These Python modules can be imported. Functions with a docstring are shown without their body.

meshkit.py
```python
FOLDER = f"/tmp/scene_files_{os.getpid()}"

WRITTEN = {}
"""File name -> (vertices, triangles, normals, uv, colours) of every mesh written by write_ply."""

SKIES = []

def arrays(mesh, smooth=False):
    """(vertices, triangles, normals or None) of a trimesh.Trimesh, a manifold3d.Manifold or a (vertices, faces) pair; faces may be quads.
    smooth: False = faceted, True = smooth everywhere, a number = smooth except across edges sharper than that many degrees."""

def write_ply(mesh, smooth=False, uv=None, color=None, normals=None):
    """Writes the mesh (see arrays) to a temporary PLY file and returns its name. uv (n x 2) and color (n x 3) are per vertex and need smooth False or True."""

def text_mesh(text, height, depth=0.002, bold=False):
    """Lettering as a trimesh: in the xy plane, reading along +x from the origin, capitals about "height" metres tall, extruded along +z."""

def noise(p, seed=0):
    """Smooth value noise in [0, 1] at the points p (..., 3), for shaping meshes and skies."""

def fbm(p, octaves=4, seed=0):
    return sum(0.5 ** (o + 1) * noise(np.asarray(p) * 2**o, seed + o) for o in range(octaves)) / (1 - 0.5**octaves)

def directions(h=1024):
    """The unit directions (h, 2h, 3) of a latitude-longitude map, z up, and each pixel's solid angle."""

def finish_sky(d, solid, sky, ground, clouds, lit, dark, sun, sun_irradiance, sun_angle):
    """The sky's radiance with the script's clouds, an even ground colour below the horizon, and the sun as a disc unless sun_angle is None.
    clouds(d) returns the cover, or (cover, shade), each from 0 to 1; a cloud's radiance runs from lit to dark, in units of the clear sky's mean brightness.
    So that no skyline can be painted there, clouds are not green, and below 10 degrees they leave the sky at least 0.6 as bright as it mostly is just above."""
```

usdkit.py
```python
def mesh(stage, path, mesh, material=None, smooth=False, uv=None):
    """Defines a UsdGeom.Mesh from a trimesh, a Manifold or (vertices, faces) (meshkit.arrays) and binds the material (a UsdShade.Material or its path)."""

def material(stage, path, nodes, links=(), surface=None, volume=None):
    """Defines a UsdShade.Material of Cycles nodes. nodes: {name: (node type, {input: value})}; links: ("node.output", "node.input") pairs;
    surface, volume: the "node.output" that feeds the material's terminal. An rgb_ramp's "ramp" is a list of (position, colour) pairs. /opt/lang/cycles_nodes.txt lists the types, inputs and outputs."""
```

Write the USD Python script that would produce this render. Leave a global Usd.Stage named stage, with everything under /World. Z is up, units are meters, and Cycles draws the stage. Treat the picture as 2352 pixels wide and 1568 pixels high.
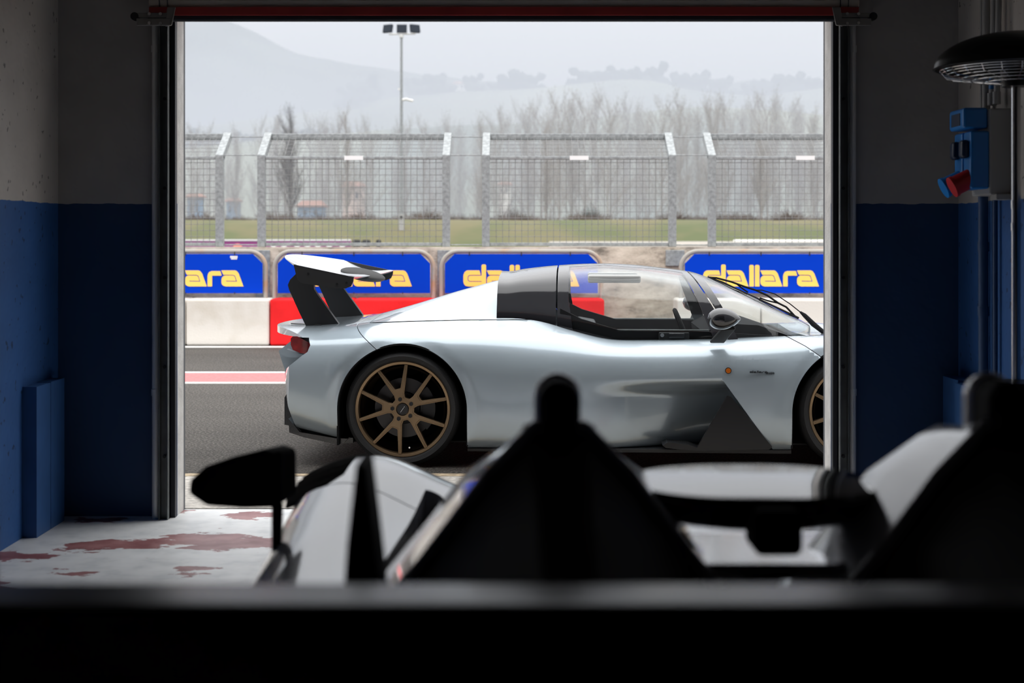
import math, random, numpy as np, trimesh, usdkit, meshkit
import manifold3d as m3
from scipy.interpolate import PchipInterpolator
from scipy.ndimage import gaussian_filter1d
from shapely.geometry import Polygon, LineString, Point, box as sbox
from shapely.ops import unary_union
from shapely import affinity
from pxr import Usd, UsdGeom, UsdLux, UsdShade, Gf, Sdf
M, CS = m3.Manifold, m3.CrossSection
random.seed(7)
rng = np.random.default_rng(7)
stage = Usd.Stage.CreateInMemory()
UsdGeom.Xform.Define(stage, '/World')
UsdGeom.Scope.Define(stage, '/World/Looks')

# ------------------------------------------------------------------ camera, sky, exposure
CX, HY, FP, EYE = 1176.0, 550.0, 3267.0, 1.25       # the picture's centre column, horizon row, focal length in pixels; eye height in metres
cam = UsdGeom.Camera.Define(stage, '/World/camera')
cam.CreateFocalLengthAttr(50.0)
cam.CreateHorizontalApertureAttr(36.0)
cam.CreateVerticalApertureOffsetAttr(-(784 - HY) / 2352 * 36)
cam.AddTranslateOp().Set((0, 0, EYE))
cam.AddRotateXOp().Set(90)
cam.CreateFStopAttr(3.0)
cam.CreateFocusDistanceAttr(8.0)
cam.CreateClippingRangeAttr((0.05, 10000.0))
cam.CreateExposureAttr(0.0)
SKY = 2.35            # zenith radiance of an evenly overcast sky
sky = UsdLux.DomeLight.Define(stage, '/World/sky')
sky.CreateIntensityAttr(1.0)


def mat(name, nodes, links, surface=None, volume=None):
    return usdkit.material(stage, f'/World/Looks/{name}', nodes, links, surface=surface, volume=volume)


# a hazy overcast sky: one third as bright at the horizon as overhead
lo, hi = 0.30 * SKY, SKY
UsdShade.MaterialBindingAPI.Apply(sky.GetPrim()).Bind(mat('overcast_sky', {
    'tc': ('texture_coordinate', {}), 's': ('separate_xyz', {}),
    'r': ('rgb_ramp', {'ramp': [(0, (lo * 1.0, lo * .99, lo * .985)), (1, (hi * .99, hi * .995, hi * 1.0))]}),
    'mp': ('mapping', {'scale': (1.0, 1.0, 3.0)}), 'n': ('noise_texture', {'scale': 2.2, 'detail': 3.0}),
    'nr': ('map_range', {'from_min': .3, 'from_max': .7, 'to_min': .95, 'to_max': 1.05}),
    'b': ('background_shader', {'strength': 1.0})},
    [('tc.generated', 's.vector'), ('s.z', 'r.fac'), ('r.color', 'b.color'), ('tc.generated', 'mp.vector'), ('mp.vector', 'n.vector'), ('n.fac', 'nr.value'), ('nr.result', 'b.strength')], surface='b.background'))

# ------------------------------------------------------------------ helpers
FRAMES, USED = {}, {}


def at(px, py, y):
    return np.array([(px - CX) / FP * y, y, EYE - (py - HY) / FP * y])


def numbered(parent, name):
    k = USED.get((parent, name), 0)
    USED[(parent, name)] = k + 1
    return f'{parent}/{name}' + (f'_{k:03d}' if k else '')


def tag(p, label=None, cat=None, group=None, kind=None):
    for k, v in (('label', label), ('category', cat), ('group', group), ('kind', kind)):
        if v:
            p.SetCustomDataByKey(k, v)
    return p


def thing(name, label, cat, loc=(0, 0, 0), rz=0.0, group=None, kind=None):
    path = numbered('/World', name)
    x = UsdGeom.Xform.Define(stage, path)
    x.AddTranslateOp().Set(tuple(map(float, loc)))
    x.AddRotateZOp().Set(float(rz))
    a = math.radians(rz)
    m = np.eye(4)
    m[:2, :2] = [[math.cos(a), -math.sin(a)], [math.sin(a), math.cos(a)]]
    m[:3, 3] = loc
    FRAMES[path] = np.linalg.inv(m)
    tag(x.GetPrim(), label, cat, group, kind)
    return path


def tm(g):
    if isinstance(g, (list,)):
        return trimesh.util.concatenate([tm(x) for x in g])
    if hasattr(g, 'to_mesh'):
        q = g.to_mesh()
        return trimesh.Trimesh(q.vert_properties[:, :3].astype(float), q.tri_verts, process=False)
    return g


def part(parent, name, g, material, smooth=30, local=False, label=None, kind=None):
    """One mesh under parent (a thing, a part or a piece of the setting). g is in world space unless local."""
    g = tm(g)
    fr = FRAMES.get(parent)
    if fr is not None and not local:
        g = g.copy()
        g.apply_transform(fr)
    path = numbered(parent, name)
    o = usdkit.mesh(stage, path, g, material, smooth=smooth)
    FRAMES[path] = np.eye(4) if local or fr is None else fr
    tag(o.GetPrim(), label, None, None, kind)
    return path


def single(name, g, material, label, cat, smooth=30, group=None, kind=None):
    g = tm(g)
    path = numbered('/World', name)
    o = usdkit.mesh(stage, path, g, material, smooth=smooth)
    tag(o.GetPrim(), label, cat, group, kind)
    FRAMES[path] = np.eye(4)
    return path


def struct(name, g, material, label=None, smooth=30):
    return single(name, g, material, label, None, smooth, None, 'structure')


def copy_of(path, name, loc, rz=0.0, sc=1.0, label=None, cat=None, group=None):
    p = numbered('/World', name)
    x = UsdGeom.Xform.Define(stage, p)
    x.AddTranslateOp().Set(tuple(map(float, loc)))
    x.AddRotateZOp().Set(float(rz))
    x.AddScaleOp().Set((float(sc),) * 3 if np.ndim(sc) == 0 else tuple(map(float, sc)))
    x.GetPrim().GetReferences().AddInternalReference(path)
    x.GetPrim().SetInstanceable(True)
    tag(x.GetPrim(), label, cat, group)
    return p


def box(x0, x1, y0, y1, z0, z1):
    b = trimesh.creation.box((abs(x1 - x0), abs(y1 - y0), abs(z1 - z0)))
    b.apply_translation(((x0 + x1) / 2, (y0 + y1) / 2, (z0 + z1) / 2))
    return b


def mbox(x0, x1, y0, y1, z0, z1):
    return M.cube((x1 - x0, y1 - y0, z1 - z0)).translate((x0, y0, z0))


def rbox(x0, x1, y0, y1, z0, z1, r=.01, n=12):
    s = M.sphere(r, n)
    return M.batch_hull([s.translate((x, y, z)) for x in (x0 + r, x1 - r) for y in (y0 + r, y1 - r) for z in (z0 + r, z1 - r)])


def hull(pts, r, n=16):
    r = np.broadcast_to(r, (len(pts),))
    return M.batch_hull([M.sphere(float(q), n).translate(tuple(map(float, p))) for p, q in zip(pts, r)])


def cyl(p0, p1, r, n=24, r1=None):
    p0, p1 = np.asarray(p0, float), np.asarray(p1, float)
    d = p1 - p0
    L = np.linalg.norm(d)
    c = tm(M.cylinder(L, r, r if r1 is None else r1, n))
    c.apply_transform(trimesh.geometry.align_vectors((0, 0, 1), d / L))
    c.apply_translation(p0)
    return c


def tube(pts, r, n=10):
    p = np.asarray(pts, float)
    t = np.gradient(p, axis=0)
    t /= np.linalg.norm(t, axis=1, keepdims=True) + 1e-12
    ref = np.array([0, 0, 1.0]) if abs(t[:, 2]).max() < .95 else np.array([0.31, .95, 0.05])
    a = np.cross(t, ref)
    a /= np.linalg.norm(a, axis=1, keepdims=True) + 1e-12
    b = np.cross(t, a)
    th = np.arange(n) * 2 * np.pi / n
    r = np.broadcast_to(r, (len(p),))
    v = p[:, None] + r[:, None, None] * (np.cos(th)[None, :, None] * a[:, None] + np.sin(th)[None, :, None] * b[:, None])
    return loft(v)


def loft(v, caps=True):
    """Rings v (k, n, 3) to a closed mesh."""
    k, n = v.shape[:2]
    i, j = np.meshgrid(np.arange(k - 1), np.arange(n), indexing='ij')
    jn = (j + 1) % n
    q = np.stack([i * n + j, i * n + jn, (i + 1) * n + jn, (i + 1) * n + j], -1).reshape(-1, 4)
    f = np.vstack([q[:, [0, 1, 2]], q[:, [0, 2, 3]]])
    V = v.reshape(-1, 3)
    if caps:
        c = np.arange(n)
        V = np.vstack([V, v[0].mean(0), v[-1].mean(0)])
        f = np.vstack([f, np.stack([(c + 1) % n, c, np.full(n, k * n)], 1), np.stack([(k - 1) * n + c, (k - 1) * n + (c + 1) % n, np.full(n, k * n + 1)], 1)])
    m = trimesh.Trimesh(V, f, process=False)
    if m.volume < 0:
        m.invert()
    return m


def solid(mesh):
    s = M(m3.Mesh(np.asarray(mesh.vertices, np.float32), np.asarray(mesh.faces, np.uint32)))
    return s


def lathe(prof, n=48, axis='z'):
    """(radius, height) profile, open or closed, turned about z (or about y)."""
    prof = np.asarray(prof, float)
    th = np.arange(n) * 2 * np.pi / n
    v = np.stack([prof[:, 0][:, None] * np.cos(th), prof[:, 0][:, None] * np.sin(th), np.repeat(prof[:, 1][:, None], n, 1)], -1)
    m = loft(v, caps=False)
    if axis == 'y':
        m.apply_transform(trimesh.transformations.rotation_matrix(math.pi / 2, (1, 0, 0)))
    return m


def rings(poly):
    polys = getattr(poly, 'geoms', [poly])
    out = []
    for g in polys:
        if g.is_empty or g.geom_type != 'Polygon':
            continue
        out.append(np.asarray(g.exterior.coords)[:-1])
        out += [np.asarray(h.coords)[:-1] for h in g.interiors]
    return out


def prism(poly, y0, y1):
    """A polygon in (x, z), extruded from y0 to y1."""
    r = rings(poly) if hasattr(poly, 'geom_type') else [np.asarray(poly, float)]
    return M.extrude(CS(r, m3.FillRule.EvenOdd), y1 - y0).rotate((90, 0, 0)).translate((0, y1, 0))


def plan(poly, z0, z1):
    r = rings(poly) if hasattr(poly, 'geom_type') else [np.asarray(poly, float)]
    return M.extrude(CS(r, m3.FillRule.EvenOdd), z1 - z0).translate((0, 0, z0))


def mirror_y(g):
    return g.mirror((0, 1, 0))


def both(g):
    return [g, mirror_y(g)]


def segs(p0, p1, r0, r1, n=3):
    """Many tapered sticks as one mesh."""
    p0, p1 = np.asarray(p0, float), np.asarray(p1, float)
    d = p1 - p0
    d /= np.linalg.norm(d, axis=1, keepdims=True) + 1e-12
    a = np.cross(d, np.where(np.abs(d[:, 2:]) < .9, [0, 0, 1.0], [1.0, 0, 0]))
    a /= np.linalg.norm(a, axis=1, keepdims=True) + 1e-12
    b = np.cross(d, a)
    th = np.arange(n) * 2 * np.pi / n
    o = np.cos(th)[None, :, None] * a[:, None] + np.sin(th)[None, :, None] * b[:, None]
    v = np.concatenate([p0[:, None] + np.reshape(r0, (-1, 1, 1)) * o, p1[:, None] + np.reshape(r1, (-1, 1, 1)) * o], 1)
    base = (np.arange(len(p0)) * 2 * n)[:, None]
    f = []
    for j in range(n):
        k = (j + 1) % n
        f += [base + [j, k, n + k], base + [j, n + k, n + j]]
    return trimesh.Trimesh(v.reshape(-1, 3), np.concatenate(f), process=False)


# ------------------------------------------------------------------ materials
def pbr(name, col, rough=.5, metal=0.0, coat=0.0, var=0.0, scale=6.0, bump=0.0, bscale=60.0, spec=.5, bevel=0.0, world=False, stretch=(1, 1, 1), col2=None, lo=.35, hi=.65, detail=4.0, coat_rough=.03, bdist=.01):
    n = {'p': ('principled_bsdf', {'base_color': col, 'roughness': rough, 'metallic': metal, 'coat_weight': coat, 'coat_roughness': coat_rough, 'specular_ior_level': spec})}
    l = []
    if var or bump or col2:
        n['g'] = ('geometry', {}) if world else ('texture_coordinate', {})
        src = 'g.position' if world else 'g.object'
        n['mp'] = ('mapping', {'scale': stretch})
        l.append((src, 'mp.vector'))
    if var or col2:
        n['n'] = ('noise_texture', {'scale': scale, 'detail': detail})
        c = np.array(col)
        n['r'] = ('rgb_ramp', {'ramp': [(lo, tuple(c * (1 - var)) if col2 is None else col), (hi, tuple(np.minimum(c * (1 + var), 1)) if col2 is None else col2)]})
        l += [('mp.vector', 'n.vector'), ('n.fac', 'r.fac'), ('r.color', 'p.base_color')]
    nrm = None
    if bevel:
        n['bv'] = ('bevel', {'radius': bevel, 'samples': 4})
        nrm = 'bv.bevel'
    if bump:
        n['bn'] = ('noise_texture', {'scale': bscale, 'detail': 3.0})
        n['b'] = ('bump', {'strength': bump, 'distance': bdist})
        l += [('mp.vector', 'bn.vector'), ('bn.fac', 'b.height')]
        if nrm:
            l.append((nrm, 'b.normal'))
        nrm = 'b.normal'
    if nrm:
        l.append((nrm, 'p.normal'))
    return mat(name, n, l, surface='p.BSDF')


PAINT = pbr('pale_blue_paint', (.425, .495, .545), rough=.25, metal=.42, coat=1.0)
FPAINT = pbr('white_lilac_paint', (.84, .85, .90), rough=.30, metal=.0, coat=1.0)
WINGW = pbr('wing_white_paint', (.37, .385, .41), rough=.4, metal=0, coat=.6)
BLACKG = pbr('gloss_black', (.012, .012, .014), rough=.12, coat=1.0)
CARBON = pbr('satin_black', (.018, .018, .019), rough=.42, bevel=.003)
SATIN = pbr('dull_black', (.012, .012, .012), rough=.6, spec=.3)
CARBONG = pbr('dark_weave', (.02, .02, .021), rough=.22, coat=.5, var=.25, scale=260.0)
MATTE = pbr('matte_black', (.008, .008, .009), rough=.75, spec=.2)
RUBBER = pbr('tyre_rubber', (.016, .016, .017), rough=.7, bump=.15, bscale=90)
BRONZE = pbr('bronze_alloy', (.30, .205, .12), rough=.36, metal=.8, bevel=.004)
BARREL = pbr('dark_bronze_barrel', (.07, .05, .032), rough=.45, metal=.8)
DISC = pbr('brake_steel', (.075, .072, .072), rough=.38, metal=.9)
IRON = pbr('dark_iron', (.03, .03, .032), rough=.5, metal=.6)
CHROME = pbr('polished_metal', (.75, .75, .76), rough=.14, metal=1.0)
STEEL = pbr('stainless_pole', (.55, .55, .56), rough=.22, metal=1.0)
REDL = pbr('red_lamp', (.30, .012, .012), rough=.08, coat=1.0, col2=(.16, .006, .008), scale=18)
ORANGE = pbr('orange_lens', (.65, .16, .015), rough=.15, coat=.5)
MARKW = pbr('white_mark', (.75, .75, .75), rough=.5)
GRAPHITE = pbr('dark_badge', (.05, .055, .06), rough=.3, metal=.4)
GLASS = mat('clear_glass', {'t': ('transparent_bsdf', {'color': (.95, .965, .965)}), 'g': ('glossy_bsdf', {'color': (1, 1, 1), 'roughness': .0}), 'f': ('layer_weight', {'blend': .5}), 'pw': ('math', {'math_type': 'power', 'value2': 4.0}), 'ma': ('math', {'math_type': 'multiply_add', 'value2': .93, 'value3': .035}), 'm': ('mix_closure', {})},
            [('f.facing', 'pw.value1'), ('pw.value', 'ma.value1'), ('ma.value', 'm.fac'), ('t.BSDF', 'm.closure1'), ('g.BSDF', 'm.closure2')], surface='m.closure')
GALV = pbr('galvanised_steel', (.27, .285, .29), rough=.45, metal=.35, var=.22, scale=22, detail=6)
WIRE = pbr('wire_steel', (.20, .20, .20), rough=.5, metal=.3)
TUBEM = pbr('weathered_tube', (.34, .32, .29), rough=.5, metal=.2, col2=(.40, .25, .15), scale=3.5, lo=.50, hi=.72)
BLUEB = pbr('banner_blue', (.001, .042, .50), rough=.7, spec=.05)
YELLOW = pbr('banner_yellow', (.95, .61, .135), rough=.5, spec=.25)
WHITEC = pbr('painted_white_block', (.68, .64, .59), spec=.2, rough=.8, col2=(.58, .53, .46), scale=2.6, lo=.52, hi=.78, bump=.2, bscale=40)
REDC = pbr('painted_red_block', (.80, .022, .025), spec=.08, rough=.8, var=.08, scale=4, bump=.2, bscale=40)
BEIGE = mat('stained_concrete', {
    'g': ('geometry', {}), 'mp': ('mapping', {'scale': (1.3, 1.3, 3.0)}), 'n': ('noise_texture', {'scale': 2.2, 'detail': 7.0, 'roughness': .68}),
    'r': ('rgb_ramp', {'ramp': [(.30, (.14, .12, .095)), (.46, (.44, .38, .31)), (.62, (.62, .55, .46))]}),
    'p': ('principled_bsdf', {'roughness': .85}), 'bn': ('noise_texture', {'scale': 30.0, 'detail': 4.0}), 'b': ('bump', {'strength': .35, 'distance': .01})},
    [('g.position', 'mp.vector'), ('mp.vector', 'n.vector'), ('n.fac', 'r.fac'), ('r.color', 'p.base_color'), ('g.position', 'bn.vector'), ('bn.fac', 'b.height'), ('b.normal', 'p.normal')], surface='p.BSDF')
ASPHALT = mat('asphalt', {
    'g': ('geometry', {}), 'n': ('noise_texture', {'scale': 62.0, 'detail': 4.0, 'roughness': .75}), 'r': ('rgb_ramp', {'ramp': [(.33, (.017, .0155, .0135)), (.5, (.062, .056, .050)), (.68, (.20, .185, .165))]}),
    'mp': ('mapping', {'scale': (.5, 1.4, 1)}), 'n2': ('noise_texture', {'scale': 1.1, 'detail': 5.0}), 'r2': ('rgb_ramp', {'ramp': [(.35, (.80, .80, .80)), (.65, (1.0, 1.0, 1.0))]}),
    'm': ('mix', {'mix_type': 'multiply', 'fac': 1.0}), 'b': ('bump', {'strength': .7, 'distance': .008}), 'p': ('principled_bsdf', {'roughness': .8, 'specular_ior_level': .18})},
    [('g.position', 'n.vector'), ('n.fac', 'r.fac'), ('g.position', 'mp.vector'), ('mp.vector', 'n2.vector'), ('n2.fac', 'r2.fac'), ('r.color', 'm.color1'), ('r2.color', 'm.color2'), ('m.color', 'p.base_color'), ('n.fac', 'b.height'), ('b.normal', 'p.normal')], surface='p.BSDF')
REDLINE = pbr('red_road_paint', (.62, .13, .13), rough=.7, var=.15, scale=30, world=True)
WHITELINE = pbr('white_road_paint', (.74, .72, .69), rough=.7, var=.08, scale=30, world=True)
APRON = pbr('pale_concrete', (.46, .43, .39), rough=.85, var=.25, scale=35, world=True, bump=.4, bscale=70)
APEDGE = pbr('sandy_concrete_edge', (.42, .33, .22), rough=.9, var=.3, scale=25, world=True, bump=.5, bscale=40)
REVEAL = pbr('white_reveal', (.60, .585, .56), rough=.8, var=.10, scale=14, world=True, bump=.3, bscale=60)
FACADE = pbr('facade_plaster', (.10, .105, .115), rough=.85, var=.08, scale=3, world=True)


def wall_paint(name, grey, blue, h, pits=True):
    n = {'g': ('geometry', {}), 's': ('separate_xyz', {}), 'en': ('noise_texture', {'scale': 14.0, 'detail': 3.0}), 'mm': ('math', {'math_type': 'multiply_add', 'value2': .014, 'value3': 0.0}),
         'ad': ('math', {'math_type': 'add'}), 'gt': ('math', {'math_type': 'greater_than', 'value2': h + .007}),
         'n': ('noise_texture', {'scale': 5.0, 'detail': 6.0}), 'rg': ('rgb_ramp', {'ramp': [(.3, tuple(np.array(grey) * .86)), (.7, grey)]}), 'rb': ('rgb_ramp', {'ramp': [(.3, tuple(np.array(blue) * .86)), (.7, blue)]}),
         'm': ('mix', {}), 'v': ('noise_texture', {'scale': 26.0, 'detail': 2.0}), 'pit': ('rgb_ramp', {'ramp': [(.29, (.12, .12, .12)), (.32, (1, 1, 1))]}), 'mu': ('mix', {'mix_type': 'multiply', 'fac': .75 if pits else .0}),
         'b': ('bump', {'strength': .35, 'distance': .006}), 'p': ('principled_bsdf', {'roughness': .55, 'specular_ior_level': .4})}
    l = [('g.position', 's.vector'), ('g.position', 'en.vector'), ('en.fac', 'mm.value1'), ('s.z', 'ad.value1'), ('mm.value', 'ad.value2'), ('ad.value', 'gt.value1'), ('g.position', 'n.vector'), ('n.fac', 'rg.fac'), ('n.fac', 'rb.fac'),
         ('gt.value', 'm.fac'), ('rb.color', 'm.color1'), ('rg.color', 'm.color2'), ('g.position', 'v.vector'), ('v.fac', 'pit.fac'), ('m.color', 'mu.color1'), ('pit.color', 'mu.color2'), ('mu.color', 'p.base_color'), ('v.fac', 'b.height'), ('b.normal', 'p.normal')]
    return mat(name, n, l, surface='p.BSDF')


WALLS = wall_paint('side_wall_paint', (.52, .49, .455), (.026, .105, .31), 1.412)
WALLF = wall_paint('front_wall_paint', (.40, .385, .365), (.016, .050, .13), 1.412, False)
CEIL = pbr('ceiling_grey', (.035, .035, .035), rough=.9)
BOXBLUE = pbr('blue_casing', (.024, .09, .25), rough=.5, var=.1, scale=8, bevel=.003)
FLOOR = mat('worn_painted_floor', {
    'g': ('geometry', {}), 'mp': ('mapping', {'scale': (.75, 1.15, 1.0), 'location': (3.1, .35, 0)}), 'n': ('noise_texture', {'scale': 2.6, 'detail': 7.0, 'roughness': .58}), 'r': ('rgb_ramp', {'ramp': [(.548, (0, 0, 0)), (.560, (1, 1, 1))]}),
    'n2': ('noise_texture', {'scale': 9.0, 'detail': 6.0}), 'w': ('rgb_ramp', {'ramp': [(.3, (.66, .68, .69)), (.5, (.80, .81, .81)), (.7, (.86, .87, .87))]}), 'rd': ('rgb_ramp', {'ramp': [(.35, (.20, .065, .07)), (.65, (.36, .17, .17))]}),
    'm': ('mix', {}), 'b': ('bump', {'strength': .4, 'distance': .004, 'invert': True}), 'p': ('principled_bsdf', {'roughness': .42})},
    [('g.position', 'mp.vector'), ('mp.vector', 'n.vector'), ('n.fac', 'r.fac'), ('g.position', 'n2.vector'), ('n2.fac', 'w.fac'), ('n2.fac', 'rd.fac'), ('r.color', 'm.fac'), ('w.color', 'm.color1'), ('rd.color', 'm.color2'), ('m.color', 'p.base_color'),
     ('r.color', 'b.height'), ('b.normal', 'p.normal')], surface='p.BSDF')
SLATB = pbr('beige_slat', (.66, .60, .52), rough=.5, var=.06, scale=4)
REDS = pbr('red_door_strip', (.40, .042, .04), rough=.5, var=.12, scale=7)
SEAL = pbr('rubber_seal', (.02, .022, .03), rough=.6)
TRACKD = pbr('dark_channel', (.13, .14, .14), rough=.5, metal=.5, var=.2, scale=12)
TRACKP = pbr('grey_pipe', (.66, .66, .64), rough=.38, metal=.25)
BRACKET = pbr('zinc_bracket', (.32, .31, .29), rough=.4, metal=.7, bevel=.002)
PVC = pbr('grey_plastic', (.34, .34, .33), rough=.45)
PVCB = pbr('blue_painted_pipe', (.02, .06, .15), rough=.45)
SOCKB = pbr('socket_blue', (.01, .17, .50), rough=.35, bevel=.003)
SOCKD = pbr('socket_navy', (.004, .016, .05), rough=.4)
SOCKR = pbr('socket_red', (.40, .015, .02), rough=.35, bevel=.003)
HEATD = pbr('heater_hood', (.045, .045, .043), rough=.34, metal=.7)
GRASS = pbr('berm_grass', (.125, .112, .055), rough=.95, col2=(.078, .092, .036), scale=.35, world=True, lo=.4, hi=.62, detail=8, stretch=(1, 1, 3))
FIELD = pbr('field_grass', (.10, .105, .055), rough=.95, var=.35, scale=.012, world=True, detail=8)
HILLM = pbr('hill_land', (.09, .11, .07), rough=1.0, col2=(.20, .21, .12), scale=.022, world=True, detail=8, lo=.42, hi=.60, stretch=(1, .5, 1))
MOUNT = pbr('mountain_land', (.07, .085, .07), rough=1.0, var=.5, scale=.01, world=True, detail=8)
BARK = pbr('grey_bark', (.30, .265, .23), rough=.9)
BARKD = pbr('dark_bark', (.085, .070, .058), rough=.9)
EVERG = pbr('evergreen_leaf', (.035, .05, .03), rough=.9, var=.4, scale=3)
SHRUB = pbr('brown_shrub', (.13, .10, .085), rough=.95, var=.35, scale=2)
WOODM = pbr('hill_wood', (.06, .075, .065), rough=1.0, var=.4, scale=.4)
HOUSEW = pbr('house_plaster', (.78, .74, .68), rough=.9)
HOUSEP = pbr('house_pink', (.66, .50, .42), rough=.9)
ROOFM = pbr('house_tiles', (.32, .17, .12), rough=.9)
BLUEH = pbr('shed_blue', (.18, .27, .38), rough=.7)
WINM = pbr('dark_pane', (.03, .035, .04), rough=.2)
PURPLE = pbr('banner_purple', (.26, .05, .20), rough=.6)
PINK = pbr('banner_pink', (.80, .27, .22), rough=.6)
LAMPW = pbr('white_fitting', (.72, .72, .70), rough=.5)
LAMPD = pbr('floodlight_front', (.022, .028, .04), rough=.7, spec=.2)

# ------------------------------------------------------------------ ground and pit lane
struct('pit_lane_asphalt', box(-40, 40, 7.56, 60, -.3, 0), ASPHALT)
struct('concrete_apron', box(-14, 14, 6.60, 7.50, -.3, 0.004), APRON)
xs = np.linspace(-14, 14, 400)
edge = Polygon(np.vstack([np.c_[xs, 7.565 + .018 * (meshkit.noise(np.c_[xs * 7, xs * 0, xs * 0]) - .5)], [[14, 7.49], [-14, 7.49]]]))
struct('concrete_apron_edge', plan(edge, -.1, .006), APEDGE)
struct('trim_1', box(-40, 40, 12.44, 13.30, 0, .004), REDLINE, 'red stripe painted along the pit lane')
struct('trim_2', box(-40, 40, 12.33, 12.44, 0, .005), WHITELINE, 'white line along the near side of the red stripe')
struct('trim_3', box(-40, 40, 13.30, 13.42, 0, .005), WHITELINE, 'white line along the far side of the red stripe')
struct('trim_4', box(-40, 40, 16.45, 16.64, 0, .005), WHITELINE, 'white line at the foot of the pit wall')

# ------------------------------------------------------------------ distant land
def grid_land(name, xs, ys, zf, material):
    X, Y = np.meshgrid(xs, ys)
    Z = zf(X, Y)
    n, m = X.shape
    i, j = np.meshgrid(np.arange(n - 1), np.arange(m - 1), indexing='ij')
    q = np.stack([i * m + j, i * m + j + 1, (i + 1) * m + j + 1, (i + 1) * m + j], -1).reshape(-1, 4)
    t = trimesh.Trimesh(np.stack([X, Y, Z], -1).reshape(-1, 3), np.vstack([q[:, [0, 1, 2]], q[:, [0, 2, 3]]]), process=False)
    struct(name, t, material, smooth=True)


def fb(X, Y, s, o=4, seed=0):
    return meshkit.fbm(np.stack([X / s, Y / s, X * 0 + .37], -1), o, seed) - .5


struct('grass_field', box(-900, 900, 60, 1500, -.4, -.02), FIELD)


def berm(X, Y):
    t = np.clip((Y - 47) / 7, 0, 1)
    t = t * t * (3 - 2 * t)
    d = np.clip((Y - 60) / 30, 0, 1)
    return (2.02 - .02 * .0) * t * (1 - .35 * d) - .02 + .12 * fb(X, Y, 5) * t + .05 * fb(X, Y, .9, 3, 5) * t


grid_land('grass_bank', np.linspace(-60, 60, 260), np.concatenate([np.linspace(47, 60, 60), np.linspace(61, 100, 30)]), berm, GRASS)


def ridge(name, D, prof, w, material, rough, nx=300, ny=40, x0=-1500, x1=4000, seed=0):
    p = np.array(prof, float)
    f = PchipInterpolator(p[:, 0], p[:, 1], extrapolate=True)

    def z(X, Y):
        px = CX + X / D * FP
        top = EYE + (HY - f(np.clip(px, p[0, 0], p[-1, 0]))) / FP * D
        t = np.clip(1 - np.abs(Y - D) / w, 0, 1)
        t = t * t * (3 - 2 * t)
        return top * t * (1 + rough * fb(X, Y, D * .12, 5, seed) * (1 - .6 * t)) - .5
    grid_land(name, np.linspace((x0 - CX) / FP * D, (x1 - CX) / FP * D, nx), np.linspace(D - w, D + w, ny), z, material)
    return lambda px: float(EYE + (HY - f(px)) / FP * D)


R1 = [(-900, 330), (-300, 190), (100, 75), (300, 28), (400, 22), (470, 34), (530, 52), (600, 80), (680, 114), (760, 130), (900, 152), (1000, 169), (1100, 182), (1200, 196), (1350, 216), (1500, 222), (1600, 213), (1700, 197), (1800, 198), (1893, 206), (2100, 240), (2600, 290), (3200, 330)]
R2 = [(-900, 380), (0, 330), (428, 292), (600, 266), (700, 256), (800, 240), (900, 220), (1000, 208), (1100, 204), (1200, 202), (1300, 197), (1400, 190), (1480, 192), (1560, 210), (1650, 222), (1740, 224), (1800, 214), (1893, 202), (2200, 180), (2700, 230), (3300, 330)]
R3 = [(-900, 420), (0, 370), (428, 335), (700, 305), (1000, 288), (1300, 272), (1500, 258), (1620, 250), (1750, 252), (1893, 263), (2200, 290), (3200, 380)]
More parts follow.
